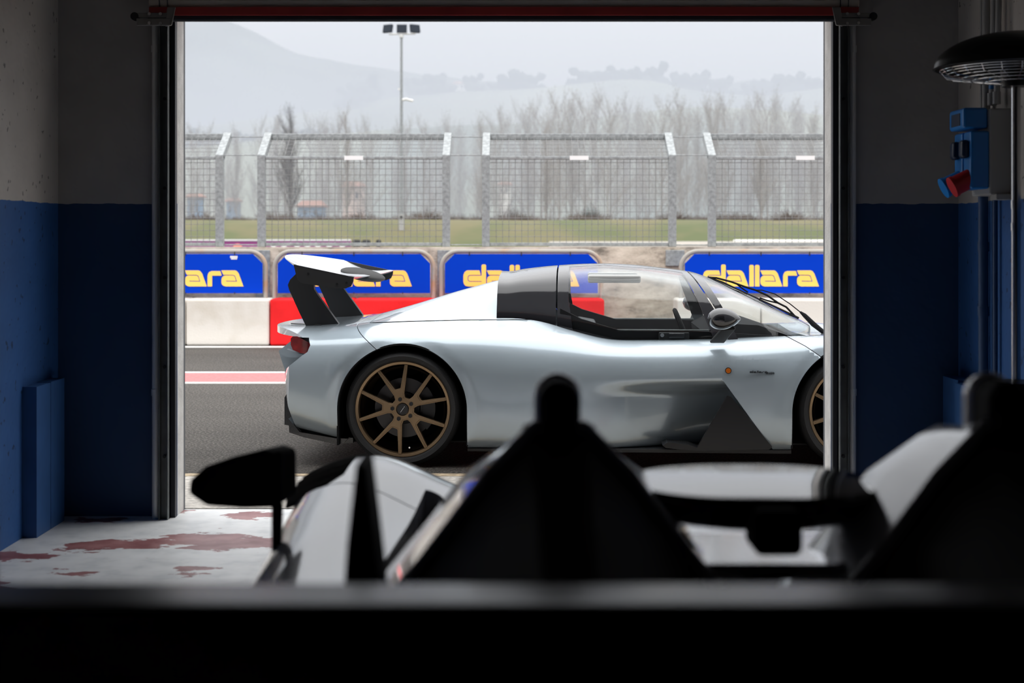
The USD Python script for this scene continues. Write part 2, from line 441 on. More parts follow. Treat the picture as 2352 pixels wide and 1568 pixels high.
top1 = ridge('mountain', 1000, R1, 330, MOUNT, .5, seed=3)
top2 = ridge('far_hill', 460, R2, 130, HILLM, .35, seed=11)
top3 = ridge('near_hill', 290, R3, 90, HILLM, .3, seed=23)

# the haze that lies over the valley
hz = box(-950, 950, 60.5, 1450, -.2, 45)
single('valley_haze', hz, mat('haze', {'v': ('principled_volume', {'color': (.52, .548, .60), 'density': .0062, 'anisotropy': .0})}, [], volume='v.volume'),
       'pale blue winter haze filling the valley beyond the fence', 'haze', False, None, 'stuff')

# ------------------------------------------------------------------ the garage
WL, WR, YI, YO, CE = -2.052, 2.018, 6.43, 6.60, 2.75
OL, OR, OT = -1.517, 1.445, 2.36
struct('floor', box(-2.3, 2.3, -3.2, 6.60, -.3, 0), FLOOR)
struct('wall_left', box(WL - .2, WL, -3.2, YI, 0, CE), WALLS)
struct('wall_right', box(WR, WR + .2, -3.2, YI, 0, CE), WALLS)
struct('wall_back', box(-2.3, 2.3, -3.4, -3.2, 0, CE), CEIL)
struct('ceiling', box(-2.3, 2.3, -3.4, YI, CE, CE + .2), CEIL)
t0 = YI + .02
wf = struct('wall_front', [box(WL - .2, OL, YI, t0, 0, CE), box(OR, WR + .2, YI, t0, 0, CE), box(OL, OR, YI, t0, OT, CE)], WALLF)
part(wf, 'outer_wall', [box(-13, OL, t0, YO - .03, -.1, 3.5), box(OR, 13, t0, YO - .03, -.1, 3.5), box(OL, OR, t0, YO - .03, OT, 3.5)], REVEAL)
part(wf, 'facade', [box(-13, OL, YO - .03, YO, -.1, 3.5), box(OR, 13, YO - .03, YO, -.1, 3.5), box(OL, OR, YO - .03, YO, OT, 3.5)], FACADE)
struct('roof', box(-13, 13, -3.4, 6.62, 3.5, 3.7), FACADE)
struct('wall_side', [box(-13, -12.8, -3.4, YI, -.1, 3.5), box(12.8, 13, -3.4, YI, -.1, 3.5), box(-13, 13, -3.6, -3.4, -.1, 3.5)], FACADE)

# the raised door: ribbed slats, a red bottom strip, a rubber seal, a roller bracket at either end
dz = 2.2235
door = struct('door_1', [box(OL - .1, OR + .1, 6.335, 6.385, dz + .026, dz + .062)], REDS, 'raised sectional door, its red bottom strip showing')
part(door, 'rubber_seal', hull([(OL - .1, 6.36, dz + .012), (OR + .1, 6.36, dz + .012), (OL - .1, 6.36, dz + .026), (OR + .1, 6.36, dz + .026)], .012, 10), SEAL)
for k in range(9):
    z0 = dz + .064 + k * .034
    part(door, 'slat', hull([(OL - .1, 6.355, z0 + .006), (OR + .1, 6.355, z0 + .006), (OL - .1, 6.35, z0 + .027), (OR + .1, 6.35, z0 + .027)], .006, 8), SLATB)
for sx, xo in ((1, OL), (-1, OR)):
    X = lambda d: xo + sx * d
    b = part(door, 'roller_bracket', [rbox(min(X(-.15), X(.0)), max(X(-.15), X(.0)), 6.318, 6.328, dz + .012, dz + .034, .003), rbox(min(X(-.15), X(.0)), max(X(-.15), X(.0)), 6.31, 6.324, dz - .024, dz + .008, .003),
                                      hull([(X(-.01), 6.315, dz + .055), (X(.02), 6.315, dz + .055), (X(.004), 6.315, dz - .02), (X(-.02), 6.315, dz - .024)], .004, 8)], BRACKET)
    for dx, dzz in ((-.09, -.014), (-.04, -.016), (-.09, .026), (-.04, .026)):
        part(b, 'bolt', cyl((X(dx), 6.312, dz + dzz), (X(dx), 6.298, dz + dzz), .0075, 6), CHROME)
    part(b, 'roller', cyl((X(-.16), 6.315, dz + .018), (X(-.16), 6.345, dz + .018), .018, 20), IRON)
    # the vertical track: a channel with bolts, a grey pipe beside it, a dark gap against the reveal
    t = thing('door_track', 'dark steel channel of the raised door at the %s edge of the opening' % ('left' if sx > 0 else 'right'), 'track', (X(-.05), 6.40, 0), 0, 'door tracks')
    a, bb = sorted((X(-.058), X(-.018)))
    part(t, 'channel', [box(a, bb, 6.37, 6.385, 0, 2.7), box(a, a + .004, 6.34, 6.385, 0, 2.7), box(bb - .004, bb, 6.34, 6.385, 0, 2.7)], TRACKD)
    a, bb = sorted((X(-.018), X(.002)))
    part(t, 'dark_angle', box(a, bb, 6.395, 6.43, 0, 2.7), SEAL)
    for k in range(6):
        part(t, 'bolt', cyl((X(-.038), 6.372, .28 + k * .40), (X(-.038), 6.360, .28 + k * .40), .008, 6), IRON)
    p = thing('door_pipe', 'grey upright pipe on the wall beside the %s door track' % ('left' if sx > 0 else 'right'), 'pipe', (X(-.082), 6.39, 0), 0, 'upright pipes beside the door tracks')
    part(p, 'pipe', cyl((X(-.082), 6.385, 0), (X(-.082), 6.385, 2.21), .017, 20), TRACKP)
    for z in (2.09, .55):
        part(p, 'collar', cyl((X(-.082), 6.385, z), (X(-.082), 6.385, z + .03), .020, 20), TRACKP)

# blue casings on the side walls
t = thing('blue_casing', 'blue boxed casing low on the left wall beside the worn floor', 'casing', (WL, 6.15, 0))
part(t, 'cover', box(WL, WL + .06, 5.96, 6.14, 0, .633), BOXBLUE)
part(t, 'cover', box(WL, WL + .06, 6.146, 6.33, 0, .635), BOXBLUE)
part(t, 'back_plate', box(WL, WL + .048, 5.965, 6.325, 0, .628), BOXBLUE)
t = thing('blue_casing', 'blue boxed casing low on the right wall under the pipes', 'casing', (WR, 6.15, 0))
part(t, 'cover', box(WR - .10, WR, 5.98, 6.16, 0, .63), BOXBLUE)
part(t, 'cover', box(WR - .085, WR, 6.165, 6.38, 0, .64), BOXBLUE)

# right wall: socket unit, conduits, patio heater
t = thing('socket_box', 'grey and blue electrical socket box with a red socket on the right wall', 'socket box', (WR, 5.9, 1.42))
part(t, 'back_box', rbox(WR - .09, WR, 5.74, 5.97, 1.43, 1.78, .008), PVC)
part(t, 'top_unit', rbox(WR - .19, WR - .088, 5.76, 5.95, 1.70, 1.785, .012), SOCKB)
part(t, 'name_plate', box(WR - .1925, WR - .189, 5.80, 5.91, 1.715, 1.765), SOCKD)
part(t, 'front_unit', rbox(WR - .165, WR - .088, 5.855, 5.96, 1.455, 1.69, .01), SOCKB)
b = part(t, 'front_unit', rbox(WR - .165, WR - .088, 5.745, 5.84, 1.455, 1.69, .01), SOCKB)
for y in (5.79, 5.905):
    part(b, 'socket_flap', rbox(WR - .195, WR - .160, y - .028, y + .028, 1.58, 1.655, .014), SOCKD)
for y, m_, n_ in ((5.79, SOCKR, 'red_socket'), (5.905, SOCKB, 'blue_socket')):
    c = part(t, n_, cyl((WR - .15, y, 1.500), (WR - .215, y, 1.468), .040, 24), m_)
    part(c, 'socket_lid', cyl((WR - .215, y, 1.468), (WR - .227, y, 1.462), .044, 24), m_)
part(t, 'foot', rbox(WR - .07, WR, 5.72, 5.80, 1.41, 1.435, .005), PVC)
for nm, y, r, z0, z1, lab in (('conduit', 5.965, .016, 1.66, 2.75, 'wide grey conduit climbing the right wall behind the blue sockets'), ('conduit', 6.02, .008, .62, 2.75, 'thin grey conduit climbing the right wall'), ('conduit', 5.83, .014, 1.80, 2.75, 'grey conduit with a blue sleeve rising from the socket box'), ('conduit', 5.775, .012, 1.80, 2.75, 'grey conduit rising from the near end of the socket box')):
    t = thing('conduit', lab, 'conduit', (WR - .03, y, z0), 0, 'conduits on the right wall')
    part(t, 'pipe', cyl((WR - .03 if z0 != 1.80 else WR - .05, y, z0), (WR - .03, y, z1), r, 16), PVC)
    part(t, 'collar', [cyl((WR - .03 if z0 != 1.80 else WR - .05, y, z0), (WR - .035 if z0 != 1.80 else WR - .05, y, z0 + .05), r * 1.35, 16)], PVC)
    if 'sleeve' in lab:
        part(t, 'sleeve', cyl((WR - .048, y, 1.865), (WR - .046, y, 1.93), r * 1.15, 16), SOCKB)
t = thing('painted_conduit', 'blue painted pipe running down the right wall below the socket box', 'conduit', (WR - .04, 6.0, .62))
part(t, 'pipe', cyl((WR - .04, 5.97, .62), (WR - .04, 5.97, 1.46), .021, 18), PVCB)
part(t, 'thin_pipe', cyl((WR - .02, 5.88, .62), (WR - .02, 5.88, 1.44), .010, 14), PVCB)
for z in (.65, .93, 1.2):
    part(t, 'collar', cyl((WR - .04, 5.97, z), (WR - .04, 5.97, z + .04), .024, 18), PVCB)

hx, hy = 1.815, 5.12
t = thing('patio_heater', 'tall patio heater with a dark dome hood and bright steel pole', 'heater', (hx, hy, 0))
part(t, 'pole', cyl((hx, hy, .05), (hx, hy, 1.86), .0165, 24), STEEL)
for z in (1.36, 1.28):
    part(t, 'pole_joint', cyl((hx, hy, z), (hx, hy, z + .03), .0185, 24), STEEL)
a = np.linspace(0, 1, 14)
dome = np.c_[.285 * np.sin(a * math.pi / 2), 1.872 + .125 * np.cos(a * math.pi / 2)]
dome[:, 0] = np.maximum(dome[:, 0], .001)
prof = np.vstack([dome, [[.289, 1.868], [.284, 1.866]], (dome - [0, .006])[::-1] * [.985, 1]])
m_ = lathe(prof, 64)
m_.apply_translation((hx, hy, 0))
part(t, 'hood', m_, HEATD, smooth=40)
gr = []
for k in range(7):
    r = .265 - .004 * k * k * .9 - .004 * k
    th = np.linspace(0, 2 * np.pi, 49)
    gr.append(tube(np.c_[hx + r * np.cos(th), hy + r * np.sin(th), np.full(49, 1.862 - .0075 * k)], .0016, 5))
for k in range(24):
    c, s = math.cos(k * math.pi / 12), math.sin(k * math.pi / 12)
    gr.append(tube([(hx + r_ * c, hy + r_ * s, z_) for r_, z_ in ((.262, 1.862), (.245, 1.84), (.06, 1.815))], .0014, 5))
part(t, 'grille', gr, CHROME, kind='stuff')
part(t, 'burner', lathe([(.001, 1.80), (.05, 1.80), (.055, 1.86), (.001, 1.88)], 32).apply_translation((hx, hy, 0)), HEATD)
part(t, 'base', lathe([(.001, .01), (.20, .01), (.20, .03), (.12, .10), (.11, .70), (.09, .74), (.001, .75)], 40).apply_translation((hx, hy, 0)), HEATD)

# ------------------------------------------------------------------ pit wall
pw = struct('pit_wall', box(-14, 14, 17.30, 17.60, -.1, 1.160), BEIGE, 'stained beige concrete wall behind the painted blocks')


def px2x(px, y):
    return (px - CX) / FP * y


YB = 16.70
blocks = [(40, 'w'), (233, 'w'), (426, 'w'), (619, 'r'), (811.5, 'r'), (1004, 'r'), (1196.5, 'r'), (1556, 'w'), (1749, 'w'), (1941, 'r'), (2134, 'r')]
names = {426: 'white painted concrete block at the left door edge', 619: 'red painted block behind the rear wing of the parked car', 811.5: 'red painted block behind the sloping engine cover', 1004: 'red painted block hidden mostly by the cabin rear', 1196.5: 'red painted block seen through the cabin window',
         1556: 'white painted block behind the door mirror', 1749: 'white painted block behind the windscreen wipers'}
for bx, c in blocks:
    x0, x1 = px2x(bx, YB) + .004, px2x(bx + 192.5, YB) - .004
    lab = names.get(bx, ('white' if c == 'w' else 'red') + ' painted block out of sight %s of the opening, %s' % ('left' if bx < 900 else 'right', 'at its very edge' if bx in (233, 1941) else 'one further along'))
    single('wall_block', rbox(x0, x1, YB, 17.2, 0, .552, .03, 20), WHITEC if c == 'w' else REDC, lab, 'concrete block', 35, 'painted concrete blocks along the pit wall' if bx in names else 'pit wall blocks out of view')

# the word on the boards, drawn as outlines: units are pixels of the drawing, baseline at 0, x height 205
def letter_a():
    s = Polygon([(0, 205), (175, 205), (198, 196), (222, 165), (282, 0), (55, 0), (28, 8), (8, 26), (2, 48), (2, 88), (8, 112), (24, 130), (42, 138), (26, 150)])
    g = LineString([(20, 144), (150, 143), (172, 134), (194, 66), (60, 68)]).buffer(4.6, cap_style=2, join_style=2)
    return s.difference(g)


def letter_d():
    bowl = Polygon([(62, 0), (290, 0), (290, 143), (232, 143), (222, 143), (205, 205), (62, 205), (40, 202), (16, 184), (2, 152), (0, 140), (0, 62), (8, 30), (28, 8)])
    stem = Polygon([(232, 100), (290, 100), (290, 268), (278, 281), (244, 281), (232, 268)])
    g = LineString([(240, 142), (84, 142), (66, 134), (58, 118), (58, 88), (66, 72), (84, 64), (232, 64)]).buffer(4.6, cap_style=2, join_style=2)
    cut = Polygon([(207, 206), (226, 144), (232, 144), (232, 206)])
    return bowl.difference(g).difference(cut).union(stem)


def letter_l():
    return Polygon([(0, 0), (57, 0), (57, 262), (45, 275), (12, 275), (0, 262)])


def letter_r():
    return Polygon([(0, 0), (58, 0), (58, 138), (168, 138), (180, 141), (164, 197), (55, 197), (24, 186), (6, 160), (0, 130)])


def word():
    out = [affinity.translate(letter_d(), 300, 0), affinity.translate(letter_a(), 600, 0), affinity.translate(letter_l(), 893, 0), affinity.translate(letter_l(), 965, 0), affinity.translate(letter_a(), 1033, 0), affinity.translate(letter_r(), 1325, 0), affinity.translate(letter_a(), 1502, 0)]
    return [affinity.scale(affinity.translate(g, -300, 0), 1 / 1484, 1 / 1484, origin=(0, 0)) for g in out]


WORD = word()
YF = 16.98
SC = FP / YF
zf = lambda py: EYE - (py - HY) / SC
fx = lambda px: (px - CX) / SC
boards = [(230, 614, 250, 603, 'blue board at the left edge, only the end of its yellow word showing'), (625, 1000, 638, 988, 'blue board behind the rear wing of the parked car'), (1009, 1386, 1022, 1373, 'blue board behind the engine cover and cabin'), (1560, 1938, 1573, 1922, 'blue board above the windscreen, its yellow word fully readable')]
for k, (f0, f1, b0, b1, lab) in enumerate(boards):
    t = thing('sponsor_board', lab, 'board', (fx((b0 + b1) / 2), YF, .55), 0, 'blue boards on the pit wall')
    z0, z1 = zf(673), zf(583)
    x0, x1, ch = fx(b0), fx(b1), .115
    part(t, 'panel', prism([(x0, z0), (x1, z0), (x1, z1 - ch), (x1 - ch, z1), (x0 + ch, z1), (x0, z1 - ch)], YF - .012, YF + .006), BLUEB)
    wx0 = fx((b0 + b1) / 2 - 133)
    for g in WORD:
        part(t, 'letter', prism(affinity.translate(affinity.scale(g, 266 / SC, 266 / SC, origin=(0, 0)), wx0, zf(657.5)), YF - .016, YF - .010), YELLOW, smooth=False)
    for q in (.16, .5, .82):
        part(t, 'cable_tie', [box(x0 + (x1 - x0) * q - .006, x0 + (x1 - x0) * q + .006, YF - .018, YF - .01, z1 - .02, z1 + .025), box(x0 + (x1 - x0) * q - .005, x0 + (x1 - x0) * q + .005, YF - .018, YF - .01, z0 - .01, z0 + .012)], IRON)
    if k == 0:
        part(t, 'sticker', [box(fx(529), fx(546), YF - .0145, YF - .012, zf(592), zf(587.5)), box(fx(531), fx(545), YF - .0145, YF - .012, zf(595.5), zf(592.5))], MARKW)
    x0, x1, zt, r = fx(f0) + .025, fx(f1) - .025, zf(577), .2
    pts = [(x0, YF + .03, .53), (x0, YF + .03, zt - r)] + [(x0 + r - r * math.cos(u), YF + .03, zt - r + r * math.sin(u)) for u in np.linspace(0, math.pi / 2, 10)] + [(x1 - r + r * math.sin(u), YF + .03, zt - r + r * math.cos(u)) for u in np.linspace(0, math.pi / 2, 10)] + [(x1, YF + .03, zt - r), (x1, YF + .03, .53)]
    part(t, 'tube_frame', tube(pts, .027, 14), TUBEM, smooth=50)

# ------------------------------------------------------------------ debris fence on the pit wall
YP = 17.45
SP = FP / YP
qx = lambda px: (px - CX) / SP
qz = lambda py: EYE - (py - HY) / SP
ZK, ZT, DT = qz(357), 2.57, .47
posts = [74, 505, 601, 1025, 1116, 1544, 1635, 2062]
plabel = {505: 'galvanised fence post nearest the left door edge', 601: 'galvanised fence post above the left end of the second board', 1025: 'galvanised fence post left of the gap above the third board', 1116: 'galvanised fence post right of the gap above the third board', 1544: 'galvanised fence post left of the right-hand gap', 1635: 'galvanised fence post right of the right-hand gap'}
for px in posts:
    t = thing('fence_post', plabel.get(px, 'galvanised fence post hidden %s of the door opening' % ('left' if px < 900 else 'right')), 'post', (qx(px), YP, 1.16), 0, 'posts of the debris fence' if px in plabel else 'fence posts out of view')
    w = .047
    part(t, 'upright', rbox(qx(px) - w, qx(px) + w, YP - .05, YP + .05, 1.161, ZK, .008), GALV)
    part(t, 'sloping_top', hull([(qx(px) + s * (w - .008), y, z) for s in (-1, 1) for y, z in ((YP - .04, ZK), (YP + .04, ZK - .05), (YP + DT - .0, ZT + .02), (YP + DT + .06, ZT - .05))], .008, 10), GALV)
    if px in (601, 1025, 1544, 2062):
        part(t, 'wall_plate', rbox(qx(px) - (.10 if px != 601 else .04), qx(px) + .13, 17.27, 17.298, qz(685) if px != 1544 else qz(610), qz(574), .006), GALV)


def lean(x, z):
    """A point on the mesh: upright to the kink, then sloping away from the lane."""
    z = np.asarray(z, float)
    k = np.clip((z - ZK) / (ZT - ZK), 0, 1)
    return np.stack([np.broadcast_to(x, z.shape), YP + .0 + k * (DT + .02), np.minimum(z, ZT)], -1)


panels = [(74, 505, 'left fence panel of square wire mesh, cut by the door edge'), (601, 1025, 'wire mesh fence panel above the rear of the parked car'), (1116, 1544, 'wire mesh fence panel above the cabin'), (1635, 2062, 'right-hand fence panel of square wire mesh, cut by the door edge')]
for p0, p1, lab in panels:
    x0, x1 = qx(p0) + .049, qx(p1) - .049
    t = thing('mesh_fence', lab, 'fence panel', ((x0 + x1) / 2, YP, 1.16), 0, 'mesh panels of the debris fence')
    part(t, 'mid_rail', rbox(x0, x1, YP - .03, YP + .03, qz(366), qz(359), .006), GALV)
    part(t, 'bottom_rail', rbox(x0, x1, YP - .03, YP + .03, qz(565), qz(557), .006), GALV)
    part(t, 'top_rail', rbox(x0, x1, YP + DT - .03, YP + DT + .05, ZT - .065, ZT + .012, .006), GALV)
    a0, a1, r0, r1 = [], [], [], []
    n = int((x1 - x0) / .0755)
    for i in range(1, n):
        x = x0 + (x1 - x0) * i / n
        for z0, z1 in ((qz(558), ZK), (ZK, ZT)):
            q = lean(x, np.array([z0, z1]))
            a0.append(q[0]); a1.append(q[1])
    zs = list(np.arange(qz(557) + .075, ZK - .03, .0755)) + list(np.arange(ZK + .05, ZT - .03, .05))
    for z in zs:
        q0, q1 = lean(x0, np.array(z)), lean(x1, np.array(z))
        a0.append(q0); a1.append(q1)
    part(t, 'wire_mesh', segs(a0, a1, np.full(len(a0), .0032), np.full(len(a0), .0032), 4), WIRE, smooth=False, kind='stuff')
    xm = (x0 + x1) / 2
    part(t, 'maker_plate', box(xm - .115, xm + .115, YP - .036, YP - .03, qz(367.5), qz(358)), MARKW)
wl = {(505, 601): 'three thin wires across the left gap in the fence', (1025, 1116): 'three thin wires across the middle gap in the fence', (1544, 1635): 'three thin wires across the right gap in the fence'}
for (p0, p1), lab in wl.items():
    t = thing('gap_wire', lab, 'wire', ((qx(p0) + qx(p1)) / 2, YP, 1.16), 0, 'wires across the fence gaps')
    for z in (ZT - .03, ZK + .005, qz(562)):
        q = lean(np.array([qx(p0) + .049, qx(p1) - .049]), np.array([z, z]))
        part(t, 'wire', cyl(q[0], q[1], .0065, 8), GALV)
# ------------------------------------------------------------------ the parked car
YAW = 3.0
sY, cY = math.sin(math.radians(YAW)), math.cos(math.radians(YAW))
RX, RY = -0.602 + .9 * sY, 7.80 + .9 * cY        # centre of the rear axle on the ground; x runs to the nose, y to the far side (v = -y to the near side)


def uz(px, py, v):
    """Where the line of sight through a pixel of the drawing meets the car's plane at v, as (u, z)."""
    k = (px - CX) / FP
    u = (k * (RY - v * cY) - RX + v * sY) / (cY + k * sY)
    Y = RY - u * sY - v * cY
    return u, EYE - (py - HY) / FP * Y


def poly(pts, v):
    return [uz(x, y, v) for x, y in pts]


def smooth01(x, a, b):
    t = np.clip((x - a) / (b - a), 0, 1)
    return t * t * (3 - 2 * t)


ST = {  # half sections: (v, z) of sill, lower side, widest, shoulder, cover edge, mid, centre height
    -.95: [(.70, .24), (.86, .38), (.88, .54), (.82, .69), (.58, .738), (.3, .742), .742],
    -.60: [(.84, .20), (.90, .34), (.915, .54), (.86, .692), (.60, .748), (.3, .752), .752],
    -.35: [(.88, .15), (.925, .32), (.935, .55), (.875, .70), (.62, .765), (.3, .772), .775],
    -.20: [(.89, .13), (.93, .31), (.94, .55), (.88, .705), (.62, .776), (.33, .795), .812],
    .00: [(.90, .115), (.93, .30), (.94, .55), (.885, .70), (.62, .786), (.36, .838), .868],
    .30: [(.90, .105), (.93, .30), (.93, .54), (.875, .695), (.615, .795), (.40, .900), .958],
    .60: [(.89, .105), (.915, .30), (.905, .52), (.845, .675), (.61, .800), (.43, .945), 1.022],
    .75: [(.89, .105), (.905, .30), (.90, .51), (.84, .66), (.61, .785), (.43, .88), .93],
    .90: [(.89, .105), (.90, .30), (.895, .50), (.84, .645), (.62, .745), (.4, .74), .73],
    1.20: [(.89, .105), (.905, .30), (.90, .49), (.855, .625), (.64, .682), (.4, .685), .685],
    1.70: [(.89, .105), (.92, .30), (.92, .50), (.855, .645), (.68, .690), (.4, .69), .69],
    2.10: [(.89, .105), (.93, .30), (.935, .52), (.86, .675), (.62, .708), (.3, .705), .70],
    2.475: [(.89, .105), (.93, .30), (.935, .52), (.86, .70), (.60, .712), (.3, .69), .68],
    2.90: [(.86, .12), (.90, .27), (.89, .41), (.79, .58), (.55, .60), (.3, .59), .58],
    3.20: [(.70, .13), (.74, .20), (.72, .29), (.63, .40), (.45, .43), (.25, .43), .43],
    3.33: [(.50, .16), (.53, .20), (.51, .25), (.46, .29), (.35, .31), (.2, .31), .31]}


def sections(st, us, nh, sig_s, sig_u):
    keys = np.array(sorted(st))
    arr = np.array([[c for p in st[k][:-1] for c in p] + [st[k][-1]] for k in keys])
    A = PchipInterpolator(keys, arr)(us)
    L = []
    npt = (arr.shape[1] - 1) // 2
    for row in A:
        P = np.vstack([[0, row[1]], [row[0] * .8, row[1]], row[:-1].reshape(npt, 2), [0, row[-1]]])
        s = np.r_[0, np.cumsum(np.linalg.norm(np.diff(P, axis=0), axis=1))]
        t = np.linspace(0, s[-1], nh)
        L.append(PchipInterpolator(s, P)(t))
    H = np.array(L)                                   # (nu, nh, 2)
    full = np.concatenate([H, (H * [-1, 1])[:, -2:0:-1]], 1)
    full = gaussian_filter1d(full, sig_s, axis=1, mode='wrap')
    return gaussian_filter1d(full, sig_u, axis=0, mode='nearest')


US = np.arange(-.95, 3.331, .0115)
SEC = sections(ST, US, 110, 2.2, 4.0)
WZ = .318
Ug = np.broadcast_to(US[:, None], SEC.shape[:2])
vz = SEC.copy()
va, zz = np.abs(vz[..., 0]), vz[..., 1]
# the hollow behind the front wheel, with a sharp front edge and a soft run-out to the rear
hol = .31 * smooth01(Ug, .95, 1.95) ** 1.15 * (1 - smooth01(Ug, 2.08, 2.12)) * (1 - smooth01(zz, .40, .482)) * smooth01(va, .55, .75)
# rolled lips of the wheel arches
lip = 0
for u0 in (0.0, 2.475):
    r = np.hypot(Ug - u0, zz - WZ)
    lip = lip + .008 * (1 - smooth01(r, .365, .425)) * smooth01(va, .6, .8)
def body_solid(h):
    o = np.sign(vz[..., 0]) * np.maximum(va - (h + lip) * (zz < .72), 0)
    return solid(loft(np.stack([Ug, -o, vz[..., 1]], -1)))


fz = lambda z: 1.785 + (.435 - z) / .325 * .235      # the hollow's front edge
BODY = body_solid(hol) + (body_solid(0) ^ prism([(fz(.60), .60), (fz(.0), .0), (3.6, 0), (3.6, .60)], -1.2, 1.2))
vz[..., 0] = np.sign(vz[..., 0]) * np.maximum(va - lip * (zz < .72), 0)


def side_v(u, z):
    i = int(np.argmin(abs(US - u)))
    s = vz[i, 12:110]
    ok = (s[:, 0] > .5) & (s[:, 1] < .68)
    return float(np.interp(z, s[ok, 1], s[ok, 0]))


car = thing('sports_car', 'pale silver blue sports car with rear wing parked across the opening', 'car', (RX, RY, 0), -YAW)
FRAMES[car] = np.eye(4)


def cp(name, g, m, smooth=30, parent=None, **k):
    p = part(parent or car, name, g, m, smooth, True, **k)
    FRAMES[p] = np.eye(4)
    return p


tail = [(702, 757), (712, 773), (719, 790), (714, 805), (702, 813), (680, 831), (665, 843), (658, 855), (658, 878), (662, 898), (671, 935), (687, 986), (770, 1003)]
keep = poly(tail, .80) + [(-.35, .02), (3.6, .02), (3.6, 1.3), (-.5, 1.3)]
vv = np.linspace(-.95, .95, 61)
planA = [(-.70 + .10 * abs(v / .95) ** 7, v) for v in vv] + [(3.6, .95), (3.6, -.95)]
planB = [(-.85 + .36 * abs(v / .92) ** 2.3, v) for v in vv] + [(.1, .95), (.1, -.95)]
lipm = (BODY ^ plan(planB, .706, .9))
main = (BODY ^ prism(keep, -1, 1)) ^ plan(planA, -.1, 1.5)
fas = poly([(672, 783), (647, 803), (652, 820), (661, 846), (664, 900), (690, 985), (780, 1000), (780, 770), (700, 765)], .62)
fascia = prism(fas, -.70, .70) ^ plan([(-.80 + .16 * abs(v / .95) ** 3, v) for v in vv] + [(.1, .95), (.1, -.95)], 0, 1.5)
bod = main + lipm
wells = M()
for u0 in (0.0, 2.475):
    c = M.cylinder(.6, .358, .358, 120).rotate((90, 0, 0)).translate((u0, 0, WZ)) + mbox(u0 - .358, u0 + .358, -.6, 0, -.3, WZ)
    wells = wells + c.translate((0, 1.15, 0)) + c.translate((0, -.55, 0))
cav = mbox(.85, 2.24, -.60, .60, .24, 2.0)
bod = bod - wells - cav
g = .0035
ln1 = poly([(792, 740), (812, 757), (845, 783), (869, 804), (900, 850)], .86)
p_rear = Polygon([(-1.2, 1.4)] + [(ln1[0][0] - .01, 1.4)] + ln1 + [(ln1[-1][0], 0), (-1.2, 0)])
ce = poly([(849, 741), (940, 737), (1060, 734), (1185, 733)], .62)
p_cov = Polygon([(ce[0][0], 1.4)] + ce + [(.70, ce[-1][1]), (.70, 1.4)])
ln2 = poly([(1813, 774), (1850, 794), (1880, 815), (1896, 829), (1930, 880)], .85)
p_hood = Polygon([(ln2[0][0] - .02, 1.4), (ln2[0][0] - .02, ln2[0][1] + .04)] + ln2 + [(ln2[-1][0], .4), (3.6, .4), (3.6, 1.4)])
grow = lambda p, d: p.buffer(d, join_style=2)
cp('body', bod - prism(grow(p_rear, g), -1.1, 1.1) - prism(grow(p_cov, g), -1.1, 1.1) - prism(grow(p_hood, g), -1.1, 1.1), PAINT)
cp('engine_cover', (bod - prism(grow(p_rear, g), -1.1, 1.1)) ^ prism(p_cov, -1.1, 1.1), PAINT)
cp('tail_panel', bod ^ prism(p_rear, -1.1, 1.1), PAINT)
cp('bonnet', bod ^ prism(p_hood, -1.1, 1.1), PAINT)
cp('tail_fascia', fascia - wells, PAINT)
cp('tail_ledge', prism(Polygon(poly([(644, 806), (660, 801), (690, 812), (703, 814), (692, 820), (664, 820), (650, 815)], .74)), -.76, .76), PAINT)
for u0 in (0.0, 2.475):
    a = np.linspace(0, 1, 40) * math.pi
    ins = [(u0 + .352 * math.cos(x), WZ + .352 * math.sin(x)) for x in a] + [(u0 - .352, .12)] + [(u0 - .362, .12)] + [(u0 + .362 * math.cos(x), WZ + .362 * math.sin(x)) for x in a[::-1]] + [(u0 + .362, .12), (u0 + .352, .12)]
    cp('arch_liner', [prism(ins, -.90, -.50), prism(ins, .50, .90), box(u0 - .362, u0 + .362, -.556, .556, .10, .68)], MATTE)
# tail lamps, diffuser, skirt
lampo = Polygon(poly([(686, 771), (676, 771), (671, 776), (671, 790), (676, 802), (692, 809), (706, 811), (713, 807), (717, 796), (716, 787), (703, 780)], .76)).buffer(-.004).buffer(.004)
lm = prism(lampo, -.80, -.45)
cp('tail_lamp', lm, REDL, 40)
cp('tail_lamp', mirror_y(lm), REDL, 40)
dif = Polygon(poly([(655, 912), (661, 902), (665, 915), (672, 945), (690, 989), (730, 998), (772, 1003), (812, 1004), (812, 1016), (765, 1017), (700, 1003), (667, 992), (665, 976), (655, 974)], .70))
cp('diffuser', [prism(dif, -.72, .72)] + [prism(Polygon(poly([(664, 960), (690, 991), (772, 1005), (800, 1006), (790, 1017), (765, 1017), (700, 1003), (666, 992)], .84)), a, b) for a, b in ((-.86, -.70), (.70, .86))], CARBONG)
cp('diffuser_winglet', both(hull([(*(lambda q: (q[0], -.84, q[1]))(uz(x, y, .84)),) for x, y in ((671, 972), (679, 988), (690, 991), (676, 975))], .006, 8)), CARBONG)
# floor tray and the dark sill
sill = [(-.34, .09), (3.1, .09), (3.15, .11), (2.9, .112), (.36, .106), (-.34, .15)]
cp('floor_tray', prism(sill, -.885, .885) - wells, CARBON)
